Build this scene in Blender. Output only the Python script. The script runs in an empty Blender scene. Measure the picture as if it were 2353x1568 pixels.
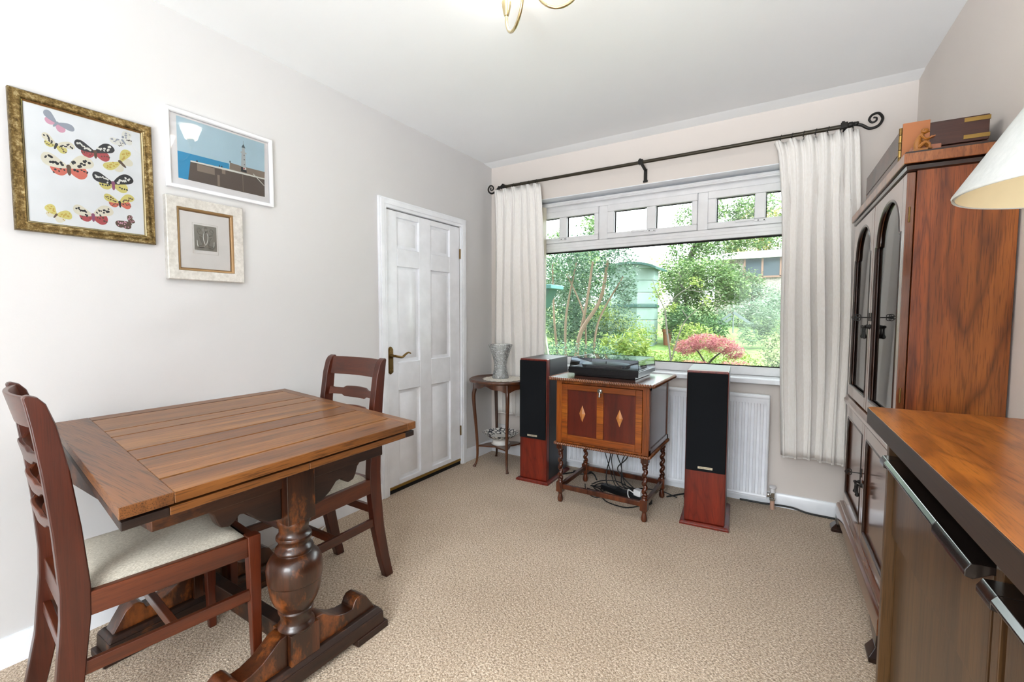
import bpy, math, random
import numpy as np
from mathutils import Vector, Matrix

sc = bpy.context.scene
COL = sc.collection
PI = math.pi
rnd = random.Random(7)

# ------------------------------------------------------------------ camera
yaw, pit, rol = 0.55926, 0.05705, 0.0023
fw = Vector((-math.sin(yaw) * math.cos(pit), math.cos(yaw) * math.cos(pit), -math.sin(pit)))
rt0 = Vector((math.cos(yaw), math.sin(yaw), 0))
up0 = rt0.cross(fw)
rt = rt0 * math.cos(rol) + up0 * math.sin(rol)
up = -rt0 * math.sin(rol) + up0 * math.cos(rol)
cam_d = bpy.data.cameras.new('camera')
cam_d.sensor_width = 36
cam_d.lens = 1030.2 * 36 / 2353
cam_d.clip_start = 0.05
cam_d.clip_end = 200
cam = bpy.data.objects.new('camera', cam_d)
COL.objects.link(cam)
m = Matrix((rt, up, -fw)).transposed().to_4x4()
m.translation = Vector((2.22428, -3.21801, 1.19052))
cam.matrix_world = m
sc.camera = cam

# ------------------------------------------------------------------ light and exposure
SKY_GARDEN = 5.0
# invented rear sky bands: bright ones light the room, dim one avoids window reflections
REAR = [(0.0, 18.0), (0.36, 18.0), (0.42, 1.8), (0.58, 1.8), (0.64, 15.5), (1.0, 15.5)]
world = bpy.data.worlds.new('sky')
sc.world = world
world.use_nodes = True
wt = world.node_tree
bg = wt.nodes['Background']
bg.inputs[0].default_value = (0.9, 0.96, 1.0, 1)
wtc = wt.nodes.new('ShaderNodeTexCoord')
wsx = wt.nodes.new('ShaderNodeSeparateXYZ')
wt.links.new(wtc.outputs['Generated'], wsx.inputs[0])
wmz = wt.nodes.new('ShaderNodeMapRange')
wmz.inputs['From Min'].default_value = -1
wt.links.new(wsx.outputs['Z'], wmz.inputs['Value'])
wrp = wt.nodes.new('ShaderNodeFloatCurve')
cv = wrp.mapping.curves[0]
while len(cv.points) < len(REAR):
    cv.points.new(0.5, 0.5)
for pt, (px_, py_) in zip(cv.points, REAR):
    pt.location = (px_, py_ / 40.0); pt.handle_type = 'VECTOR'
wrp.mapping.update()
wt.links.new(wmz.outputs['Result'], wrp.inputs['Value'])
wsc = wt.nodes.new('ShaderNodeMath'); wsc.operation = 'MULTIPLY'; wsc.inputs[1].default_value = 40.0
wt.links.new(wrp.outputs[0], wsc.inputs[0])
wmy = wt.nodes.new('ShaderNodeMapRange')
wmy.inputs['From Min'].default_value = -0.05
wmy.inputs['From Max'].default_value = 0.05
wt.links.new(wsx.outputs['Y'], wmy.inputs['Value'])
wmx = wt.nodes.new('ShaderNodeMix'); wmx.data_type = 'FLOAT'
wt.links.new(wmy.outputs['Result'], wmx.inputs['Factor'])
wt.links.new(wsc.outputs[0], wmx.inputs['A'])
wmx.inputs['B'].default_value = SKY_GARDEN
wt.links.new(wmx.outputs[0], bg.inputs[1])

sun_d = bpy.data.lights.new('sun', 'SUN')
sun_d.energy = 4.2
sun_d.angle = math.radians(12)
sun_d.color = (1.0, 0.95, 0.86)
sun = bpy.data.objects.new('sun', sun_d)
sun.location = (8, 6, 12)
sun.rotation_euler = (math.radians(-8), math.radians(42), 0)
COL.objects.link(sun)

def portal(name, loc, rot, sx, sy):
    d = bpy.data.lights.new(name, 'AREA')
    d.shape = 'RECTANGLE'; d.size = sx; d.size_y = sy
    d.cycles.is_portal = True
    o = bpy.data.objects.new(name, d)
    o.location = loc; o.rotation_euler = rot
    COL.objects.link(o)
portal('garden_window_daylight', (1.315, 0.33, 1.457), (math.radians(-90), 0, 0), 2.2, 1.32)
portal('added_rear_daylight', (2.1, -4.72, 1.15), (math.radians(90), 0, 0), 1.4, 2.1)  # portal for the added opening behind the camera

vs = sc.view_settings
vs.view_transform = 'Standard'
vs.look = 'None'
vs.exposure = 0.76
vs.gamma = 1.0
vs.use_curve_mapping = False
cy = sc.cycles
cy.max_bounces = 9
cy.diffuse_bounces = 5
cy.glossy_bounces = 4
cy.transmission_bounces = 6
cy.transparent_max_bounces = 12
cy.caustics_reflective = False
cy.caustics_refractive = False
cy.sample_clamp_indirect = 6.0
cy.use_denoising = True

# ------------------------------------------------------------------ materials
MATS = {}

def srgb(c):
    if isinstance(c, str):
        c = tuple(int(c[i:i + 2], 16) / 255 for i in (0, 2, 4))
    return tuple((v / 12.92 if v <= 0.04045 else ((v + 0.055) / 1.055) ** 2.4) for v in c) + (1,)

def dark(c, k=0.66):
    c = srgb(c)
    return (c[0] * k, c[1] * k, c[2] * k, 1)

class NT:
    def __init__(self, name):
        self.m = bpy.data.materials.new(name)
        self.m.use_nodes = True
        self.t = self.m.node_tree
        self.b = self.t.nodes['Principled BSDF']
        self.out = self.t.nodes['Material Output']
        MATS[name] = self.m
    def n(self, typ, **kw):
        o = self.t.nodes.new(typ)
        for k, v in kw.items():
            setattr(o, k, v)
        return o
    def l(self, a, b):
        self.t.links.new(a, b)
    def p(self, **kw):
        for k, v in kw.items():
            self.b.inputs[k.replace('_', ' ')].default_value = v

def coords(t, scale=(1, 1, 1), rot=(0, 0, 0), loc=(0, 0, 0)):
    tc = t.n('ShaderNodeTexCoord')
    mp = t.n('ShaderNodeMapping')
    mp.inputs['Scale'].default_value = scale
    mp.inputs['Rotation'].default_value = rot
    mp.inputs['Location'].default_value = loc
    t.l(tc.outputs['Object'], mp.inputs['Vector'])
    return mp.outputs['Vector']

def ramp(t, fac, stops):
    r = t.n('ShaderNodeValToRGB')
    e = r.color_ramp.elements
    while len(e) < len(stops):
        e.new(0.5)
    for el, (p, c) in zip(e, stops):
        el.position = p
        el.color = c
    t.l(fac, r.inputs['Fac'])
    return r.outputs['Color']

def noise(t, vec, scale, detail=4, rough=0.55, dist=0.0):
    n = t.n('ShaderNodeTexNoise')
    n.inputs['Scale'].default_value = scale
    n.inputs['Detail'].default_value = detail
    n.inputs['Roughness'].default_value = rough
    n.inputs['Distortion'].default_value = dist
    t.l(vec, n.inputs['Vector'])
    return n.outputs['Fac']

def bump(t, h, strength=0.2, dist=0.002):
    b = t.n('ShaderNodeBump')
    b.inputs['Strength'].default_value = strength
    b.inputs['Distance'].default_value = dist
    t.l(h, b.inputs['Height'])
    t.l(b.outputs['Normal'], t.b.inputs['Normal'])

def mix(t, a, b, fac, mode='MIX'):
    x = t.n('ShaderNodeMix', data_type='RGBA', blend_type=mode)
    if isinstance(fac, (int, float)):
        x.inputs['Factor'].default_value = fac
    else:
        t.l(fac, x.inputs['Factor'])
    for s, v in (('A', a), ('B', b)):
        i = [q for q in x.inputs if q.name == s and q.type == 'RGBA'][0]
        if isinstance(v, tuple):
            i.default_value = v
        else:
            t.l(v, i)
    return [q for q in x.outputs if q.type == 'RGBA'][0]

def plain(name, c, rough=0.5, metal=0.0, coat=0.0, spec=0.5, k=1.0):
    t = NT(name)
    v = coords(t)
    c = dark(c, k)
    f = noise(t, v, 9, 3)
    col = ramp(t, f, [(0.3, tuple(x * 0.94 for x in c[:3]) + (1,)), (0.7, tuple(min(1, x * 1.04) for x in c[:3]) + (1,))])
    t.l(col, t.b.inputs['Base Color'])
    t.p(Roughness=rough, Metallic=metal)
    t.b.inputs['Coat Weight'].default_value = coat
    t.b.inputs['Specular IOR Level'].default_value = spec
    return t.m

def wood(name, cols, axis='x', rough=0.35, coat=0.25, freq=14, stretch=0.07, dist=0.5, pore=0.5, figure=0.0, wear=None, streak=0.55):
    """grain runs along axis; cols = dark, mid, light"""
    t = NT(name)
    def sv(k, st=None):
        st = stretch if st is None else st
        return {'x': (st * k, k, k), 'y': (k, st * k, k), 'z': (k, k, st * k)}[axis]
    off = (rnd.random() * 5, rnd.random() * 5, rnd.random() * 5)
    f1 = noise(t, coords(t, sv(1), loc=off), freq, 4, 0.55, dist)
    col = ramp(t, f1, [(0.3, srgb(cols[0])), (0.5, srgb(cols[1])), (0.7, srgb(cols[2]))])
    if figure:
        vf = coords(t, sv(1, 0.13), loc=off)
        nz = noise(t, vf, freq * 0.75, 3, 0.45, 0.6)
        mu = t.n('ShaderNodeMath', operation='MULTIPLY'); mu.inputs[1].default_value = 26.0
        t.l(nz, mu.inputs[0])
        fr = t.n('ShaderNodeMath', operation='PINGPONG'); fr.inputs[1].default_value = 1.0
        t.l(mu.outputs[0], fr.inputs[0])
        band = ramp(t, fr.outputs[0], [(0.0, (0.22, 0.16, 0.12, 1)), (0.16, (0.6, 0.52, 0.46, 1)), (0.45, (1, 1, 1, 1))])
        col = mix(t, col, band, figure, 'MULTIPLY')
    f3 = noise(t, coords(t, sv(1, stretch * 0.5), loc=off), freq * 6, 3, 0.6, 0.2)
    st_ = ramp(t, f3, [(0.34, (0.42, 0.36, 0.32, 1)), (0.5, (0.9, 0.88, 0.86, 1)), (0.66, (1.12, 1.12, 1.1, 1))])
    col = mix(t, col, st_, streak, 'MULTIPLY')
    f2 = noise(t, coords(t, sv(1, stretch * 0.6), loc=off), 330, 2, 0.5)
    pr = ramp(t, f2, [(0.36, (0.22, 0.17, 0.15, 1)), (0.48, (1, 1, 1, 1))])
    col = mix(t, col, pr, pore, 'MULTIPLY')
    if wear:
        fwn = noise(t, coords(t, sv(1, 0.5), loc=(3, 1, 2)), wear[1], 6, 0.75)
        msk = ramp(t, fwn, [(wear[2], (0, 0, 0, 1)), (wear[2] + 0.12, (1, 1, 1, 1))])
        col = mix(t, col, srgb(wear[0]), msk)
    t.l(col, t.b.inputs['Base Color'])
    t.p(Roughness=rough)
    t.b.inputs['Coat Weight'].default_value = coat
    t.b.inputs['Coat Roughness'].default_value = 0.12
    bump(t, f2, 0.12, 0.001)
    return t.m

def wall_paint(name, c):
    t = NT(name)
    v = coords(t)
    c = srgb(c)
    col = ramp(t, noise(t, v, 1.5, 3), [(0.3, tuple(x * 0.97 for x in c[:3]) + (1,)), (0.7, c)])
    t.l(col, t.b.inputs['Base Color'])
    t.p(Roughness=0.75)
    t.b.inputs['Specular IOR Level'].default_value = 0.25
    bump(t, noise(t, v, 160, 4, 0.6), 0.12, 0.002)
    return t.m

wall_paint('cream_wall_paint', 'dfd7d1')
wall_paint('white_wall_paint', 'd4d3d3')
wall_paint('ceiling_paint', 'f7f9fb')
plain('white_gloss_paint', 'f1f4f9', 0.28, coat=0.1)
plain('white_plastic', 'e8e8ea', 0.3)
plain('radiator_enamel', 'f1f4fa', 0.3)
plain('black_iron', '1c1a18', 0.45, 0.3)
plain('bronzed_iron', '3a3428', 0.42, 0.4)
plain('black_cloth', '191b1e', 0.95, spec=0.1)
plain('black_plastic', '131417', 0.3)
plain('dark_grey_vinyl', '2a2d31', 0.4)
plain('rubber_cable', '0c0c0d', 0.55)
plain('white_cable', 'dddddc', 0.45)
plain('brass', 'a8894f', 0.3, 0.95)
plain('antique_brass', '7d6237', 0.35, 0.85)
plain('champagne_brass', 'd8c79c', 0.22, 1.0)
plain('chrome', 'c9c9c6', 0.15, 1.0)
plain('copper_pipe', 'cfa892', 0.4, 0.2)
plain('badge_metal', 'd9cfb8', 0.3, 0.4)
plain('badge_ink', '6e6656', 0.5)
plain('turntable_grey', '5b6064', 0.4, 0.4)
plain('vinyl_record', '2b2e34', 0.3)
plain('dark_gap', '0a0806', 0.8)
plain('paper_white', 'eef4f8', 0.6)
plain('mount_white', 'f4f5f8', 0.7)
plain('cream_mount', 'f3f2f0', 0.7)
plain('white_frame', 'ecedf1', 0.35)
plain('ivory_blind', 'e9e2d0', 0.6)
plain('terracotta', 'b5745a', 0.8, k=0.66)
plain('figurine_wood', '9a5e17', 0.4, coat=0.2)
plain('pink_box_wood', 'a86a4e', 0.5)
plain('tan_board', 'a9683c', 0.5)

# woods
wood('oak_plank', ('5c3617', '7d4d22', '9a6732'), 'y', 0.42, 0.12, 9, 0.05, 0.5, 0.65, streak=0.4)
wood('oak_plank_pale', ('66401b', '885628', 'a67339'), 'y', 0.42, 0.12, 9, 0.05, 0.8, 0.65, streak=0.4)
wood('oak_cleat', ('472813', '724723', '8b592f'), 'x', 0.42, 0.14, 9, 0.04, 0.2, 0.8)
wood('oak_dark', ('150a05', '2a150a', '3f2210'), 'y', 0.5, 0.04, 8, 0.08, 0.6, 0.5, wear=('6e3d18', 4.0, 0.56))
wood('oak_turned', ('1f0f07', '3b1d0c', '5a2c12'), 'z', 0.33, 0.25, 8, 0.12, 0.6, 0.5, wear=('7d4318', 8.0, 0.53))
wood('mahogany_z', ('2e0e06', '4b1c0c', '622b14'), 'z', 0.36, 0.15, 7, 0.06, 0.5, 0.3)
wood('mahogany_x', ('3c1608', '5a270f', '713619'), 'x', 0.34, 0.2, 7, 0.06, 0.5, 0.3)
wood('mahogany_y', ('3c1608', '5a270f', '713619'), 'y', 0.34, 0.2, 7, 0.06, 0.5, 0.3)
wood('rosewood_y', ('8f4e14', 'b56c24', 'cb8636'), 'y', 0.28, 0.12, 5, 0.10, 0.8, 0.45, 0.5)
wood('walnut_z', ('35220f', '52381d', '674a2a'), 'z', 0.38, 0.12, 7, 0.04, 0.3, 0.45)
wood('walnut_edge', ('22120a', '342013', '432a1b'), 'y', 0.55, 0.0, 7, 0.05, 0.4, 0.4)
wood('lip_dark', ('14110f', '241d1a', '322925'), 'y', 0.22, 0.5, 7, 0.05, 0.4, 0.3)
wood('case_side', ('50200a', '803d13', '9a5822'), 'z', 0.36, 0.12, 4, 0.07, 0.8, 0.5, 0.62)
wood('case_front_z', ('4b2412', '6e3d22', '865335'), 'z', 0.2, 0.8, 6, 0.07, 0.5, 0.3)
wood('case_front_y', ('4b2412', '6e3d22', '865335'), 'y', 0.2, 0.8, 6, 0.07, 0.5, 0.3)
wood('case_veneer', ('5a2a12', '8c5026', 'a5673a'), 'z', 0.28, 0.3, 14, 0.3, 0.5, 0.3)
wood('case_dark', ('180a05', '2a1209', '3a1c10'), 'z', 0.28, 0.4, 6, 0.07, 0.5, 0.3)
wood('cherry_z', ('4a0f08', '701d0e', '8a2d16'), 'z', 0.33, 0.2, 7, 0.06, 0.5, 0.3, 0.35)
wood('cab_oak_z', ('602c05', '8f460c', 'ab5f17'), 'z', 0.36, 0.2, 10, 0.06, 0.5, 0.5)
wood('cab_oak_x', ('602c05', '8f460c', 'ab5f17'), 'x', 0.36, 0.2, 10, 0.06, 0.5, 0.5)
wood('cab_panel', ('3d1006', '5c1c0b', '6f2a10'), 'z', 0.36, 0.2, 6, 0.2, 0.5, 0.2)
wood('cab_dark', ('2e1308', '4c2210', '693419'), 'z', 0.25, 0.4, 8, 0.1, 0.5, 0.3)
wood('cab_side', ('45241a', '5f3426', '704232'), 'z', 0.22, 0.6, 8, 0.07, 0.5, 0.3)
wood('cab_rope', ('4a2412', '6d3c1e', '8a532c'), 'x', 0.25, 0.5, 8, 0.3, 0.5, 0.1, streak=0.2)
wood('cab_inlay', ('a8642c', 'c58445', 'd79a58'), 'z', 0.4, 0.1, 10, 0.1, 0.5, 0.3)
wood('table_mahog', ('35190b', '57301a', '6d4024'), 'z', 0.28, 0.3, 8, 0.08, 0.5, 0.3)
wood('box_wood', ('2e1610', '47261c', '583327'), 'x', 0.4, 0.15, 7, 0.06, 0.5, 0.3)

t = NT('carpet_pile')
v = coords(t, (1, 1, 1))
vo = t.n('ShaderNodeTexVoronoi'); vo.inputs['Scale'].default_value = 170
t.l(v, vo.inputs['Vector'])
v2 = coords(t, (1, 1, 1), rot=(0, 0, 0.6))
base = ramp(t, noise(t, v2, 130, 3, 0.8), [(0.34, srgb('7a6754')), (0.5, srgb('bca78f')), (0.66, srgb('e9dac7'))])
big = ramp(t, noise(t, v2, 1.6, 4), [(0.35, (0.86, 0.84, 0.82, 1)), (0.65, (1, 1, 1, 1))])
col = mix(t, base, big, 1.0, 'MULTIPLY')
t.l(col, t.b.inputs['Base Color'])
t.p(Roughness=0.95)
t.b.inputs['Specular IOR Level'].default_value = 0.1
t.b.inputs['Sheen Weight'].default_value = 0.2
bump(t, vo.outputs['Distance'], 0.7, 0.004)

t = NT('seat_fabric')
v = coords(t)
f = noise(t, coords(t, (1, 0.4, 1)), 420, 2, 0.6)
t.l(ramp(t, f, [(0.3, srgb('aaa292')), (0.7, srgb('d3ccbd'))]), t.b.inputs['Base Color'])
t.p(Roughness=0.9)
bump(t, f, 0.3, 0.001)

t = NT('curtain_cloth')
v = coords(t)
f = noise(t, coords(t, (1, 1, 0.2)), 240, 2, 0.6)
t.l(ramp(t, f, [(0.3, srgb('f4f0eb')), (0.7, srgb('fbf9f6'))]), t.b.inputs['Base Color'])
t.p(Roughness=0.9)
t.b.inputs['Specular IOR Level'].default_value = 0.15
tr = t.n('ShaderNodeBsdfTranslucent'); tr.inputs['Color'].default_value = srgb('f0e8de')
mx = t.n('ShaderNodeMixShader'); mx.inputs[0].default_value = 0.08
t.l(t.b.outputs[0], mx.inputs[1]); t.l(tr.outputs[0], mx.inputs[2]); t.l(mx.outputs[0], t.out.inputs[0])

t = NT('lampshade_paper')
v = coords(t)
f = noise(t, coords(t, (1, 1, 0.4)), 90, 3, 0.7)
t.l(ramp(t, f, [(0.3, srgb('c9ccca')), (0.7, srgb('d8dad8'))]), t.b.inputs['Base Color'])
t.p(Roughness=0.8)
bump(t, f, 0.25, 0.002)
tr = t.n('ShaderNodeBsdfTranslucent'); tr.inputs['Color'].default_value = srgb('efe6d2')
mx = t.n('ShaderNodeMixShader'); mx.inputs[0].default_value = 0.2
t.l(t.b.outputs[0], mx.inputs[1]); t.l(tr.outputs[0], mx.inputs[2]); t.l(mx.outputs[0], t.out.inputs[0])
plain('shade_lining', 'dccfa9', 0.8)

t = NT('doily_lace')
v = coords(t)
vo = t.n('ShaderNodeTexVoronoi'); vo.inputs['Scale'].default_value = 90; t.l(v, vo.inputs['Vector'])
t.l(ramp(t, vo.outputs['Distance'], [(0.25, srgb('f2efe8')), (0.7, srgb('d5cdbf'))]), t.b.inputs['Base Color'])
t.p(Roughness=0.9)

t = NT('patterned_china')
v = coords(t)
vo = t.n('ShaderNodeTexVoronoi', feature='DISTANCE_TO_EDGE'); vo.inputs['Scale'].default_value = 38; t.l(v, vo.inputs['Vector'])
t.l(ramp(t, vo.outputs['Distance'], [(0.06, srgb('2b2f3a')), (0.16, srgb('e8e6e0'))]), t.b.inputs['Base Color'])
t.p(Roughness=0.15)
plain('white_china', 'e9e8e4', 0.15)

def leafmat(name, cols, trans=0.35):
    t = NT(name)
    at = t.n('ShaderNodeAttribute', attribute_name='tone')
    col = ramp(t, at.outputs['Fac'], [(i / (len(cols) - 1), dark(c)) for i, c in enumerate(cols)])
    t.l(col, t.b.inputs['Base Color'])
    t.p(Roughness=0.5)
    t.b.inputs['Specular IOR Level'].default_value = 0.3
    tr = t.n('ShaderNodeBsdfTranslucent'); t.l(col, tr.inputs['Color'])
    mx = t.n('ShaderNodeMixShader'); mx.inputs[0].default_value = trans
    t.l(t.b.outputs[0], mx.inputs[1]); t.l(tr.outputs[0], mx.inputs[2]); t.l(mx.outputs[0], t.out.inputs[0])
leafmat('leaf_bluegreen', ('33503f', '55775f', '86a68c'))
leafmat('leaf_mid', ('35542c', '5b7f42', '95b070'))
leafmat('leaf_dark', ('25432a', '446b3d', '6c9460'))
leafmat('leaf_lime', ('5f7f34', '8fa84c', 'c3cf7a'))
leafmat('leaf_yellow', ('78803f', 'a3a15a', 'd0b866'))
leafmat('leaf_maple', ('9a4a55', 'c6747e', 'e0a6a0'))
leafmat('leaf_varieg', ('34502f', '6f8550', 'd6d6a6'))
leafmat('leaf_grey', ('557058', '7f9b7f', 'aebfa6'))
plain('bark_pink', '8d7563', 0.8, k=0.66)
plain('bark_grey', '77706a', 0.8, k=0.66)
plain('bark_dark', '3a342c', 0.85, k=0.66)

t = NT('lawn_grass')
v = coords(t)
t.l(ramp(t, noise(t, v, 6, 6, 0.7), [(0.3, dark('41602a')), (0.5, dark('5f8038')), (0.7, dark('819c52'))]), t.b.inputs['Base Color'])
t.p(Roughness=0.9)
t = NT('tank_green')
v = coords(t)
t.l(ramp(t, noise(t, v, 3, 3), [(0.3, dark('7a958c')), (0.7, dark('8ea8a0'))]), t.b.inputs['Base Color'])
t.p(Roughness=0.5)
plain('tank_rim', '2f5a54', 0.5, k=0.66)
plain('teal_board', '3f7a7b', 0.5, k=0.66)
plain('weathered_post', '8d9488', 0.8, k=0.66)
plain('pale_slat', '7d8a8c', 0.7, k=0.66)
plain('fascia_white', 'f2f2f2', 0.5, k=0.66)
plain('brown_frame', '7d5c48', 0.6, k=0.66)
plain('dark_pane', '2f3f48', 0.1, k=0.66)
t = NT('pebbledash')
v = coords(t)
t.l(ramp(t, noise(t, v, 30, 4, 0.7), [(0.35, dark('6f6860')), (0.6, dark('a39b91'))]), t.b.inputs['Base Color'])
t.p(Roughness=0.9)

def thin_glass(name, tint=(1, 1, 1, 1), ior=1.5, rough=0.0):
    t = NT(name)
    tr = t.n('ShaderNodeBsdfTransparent'); tr.inputs[0].default_value = tint
    gl = t.n('ShaderNodeBsdfGlossy'); gl.inputs['Roughness'].default_value = rough
    fr = t.n('ShaderNodeFresnel'); fr.inputs['IOR'].default_value = ior
    mx = t.n('ShaderNodeMixShader')
    t.l(fr.outputs[0], mx.inputs[0]); t.l(tr.outputs[0], mx.inputs[1]); t.l(gl.outputs[0], mx.inputs[2])
    t.l(mx.outputs[0], t.out.inputs[0])
thin_glass('window_glass', (0.97, 0.99, 0.98, 1), 1.45)
thin_glass('picture_glass', (1, 1, 1, 1), 1.28)
thin_glass('cabinet_glass', (0.9, 0.9, 0.9, 1), 3.0, 0.04)
thin_glass('smoked_lid', (0.62, 0.67, 0.72, 1), 1.6, 0.02)
t = NT('cut_crystal')
v = coords(t)
vo = t.n('ShaderNodeTexVoronoi'); vo.inputs['Scale'].default_value = 60; t.l(v, vo.inputs['Vector'])
bm = t.n('ShaderNodeBump'); bm.inputs['Strength'].default_value = 0.9; bm.inputs['Distance'].default_value = 0.006
t.l(vo.outputs['Distance'], bm.inputs['Height'])
tr = t.n('ShaderNodeBsdfTransparent'); tr.inputs[0].default_value = (0.93, 0.95, 0.95, 1)
gl = t.n('ShaderNodeBsdfGlossy'); gl.inputs['Roughness'].default_value = 0.05
t.l(bm.outputs[0], gl.inputs['Normal'])
lw = t.n('ShaderNodeFresnel'); lw.inputs['IOR'].default_value = 1.4; t.l(bm.outputs[0], lw.inputs['Normal'])
mx = t.n('ShaderNodeMixShader'); t.l(lw.outputs[0], mx.inputs[0]); t.l(tr.outputs[0], mx.inputs[1]); t.l(gl.outputs[0], mx.inputs[2])
df = t.n('ShaderNodeBsdfDiffuse'); df.inputs[0].default_value = (0.9, 0.92, 0.92, 1)  # white diffuse share, sparkle put into the colour of the crystal
edge = ramp(t, vo.outputs['Distance'], [(0.0, (0.55, 0.55, 0.55, 1)), (0.4, (0.22, 0.22, 0.22, 1))])
mx2 = t.n('ShaderNodeMixShader'); t.l(edge, mx2.inputs[0]); t.l(mx.outputs[0], mx2.inputs[1]); t.l(df.outputs[0], mx2.inputs[2])
t.l(mx2.outputs[0], t.out.inputs[0])

t = NT('gold_frame')
v = coords(t, (1, 1, 1))
f = noise(t, v, 70, 5, 0.75)
t.l(ramp(t, f, [(0.36, srgb('46371b')), (0.52, srgb('776238')), (0.7, srgb('b5a67d'))]), t.b.inputs['Base Color'])
t.p(Roughness=0.35, Metallic=0.75)
t = NT('silver_frame')
v = coords(t)
f = noise(t, v, 40, 5, 0.7)
t.l(ramp(t, f, [(0.3, srgb('c3bfb8')), (0.65, srgb('e6e3dd'))]), t.b.inputs['Base Color'])
t.p(Roughness=0.4, Metallic=0.35)
plain('gilt_edge', '9c7c56', 0.4, 0.5)
plain('pewter', '9c9c96', 0.35, 0.8)

# printed inks
for nm, c in {'ink_black': '24282e', 'ink_white': 'e9ece6', 'ink_red': 'b24a50', 'ink_orange': 'd6705f', 'ink_pink': 'd8a0b8',
              'ink_grey': '9aa3b2', 'ink_yellow': 'd9d17c', 'ink_ochre': 'c9a94a', 'ink_brown': '5d4a3c', 'ink_mauve': '8e4f72',
              'ink_cream': 'e6e4d2', 'ink_sky': 'b9dbec', 'ink_sea': '2a9ad0', 'ink_stone': '5c514a', 'ink_stone_pale': '8d8074',
              'ink_tower': 'b9c3c8', 'ink_slate': '4a5b68'}.items():
    plain(nm, c, 0.6)

t = NT('glowing_glass')
t.b.inputs['Base Color'].default_value = srgb('f4ead9')
t.b.inputs['Emission Color'].default_value = (1.0, 0.93, 0.86, 1)
t.b.inputs['Emission Strength'].default_value = 16.0
t.p(Roughness=0.4)

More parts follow.
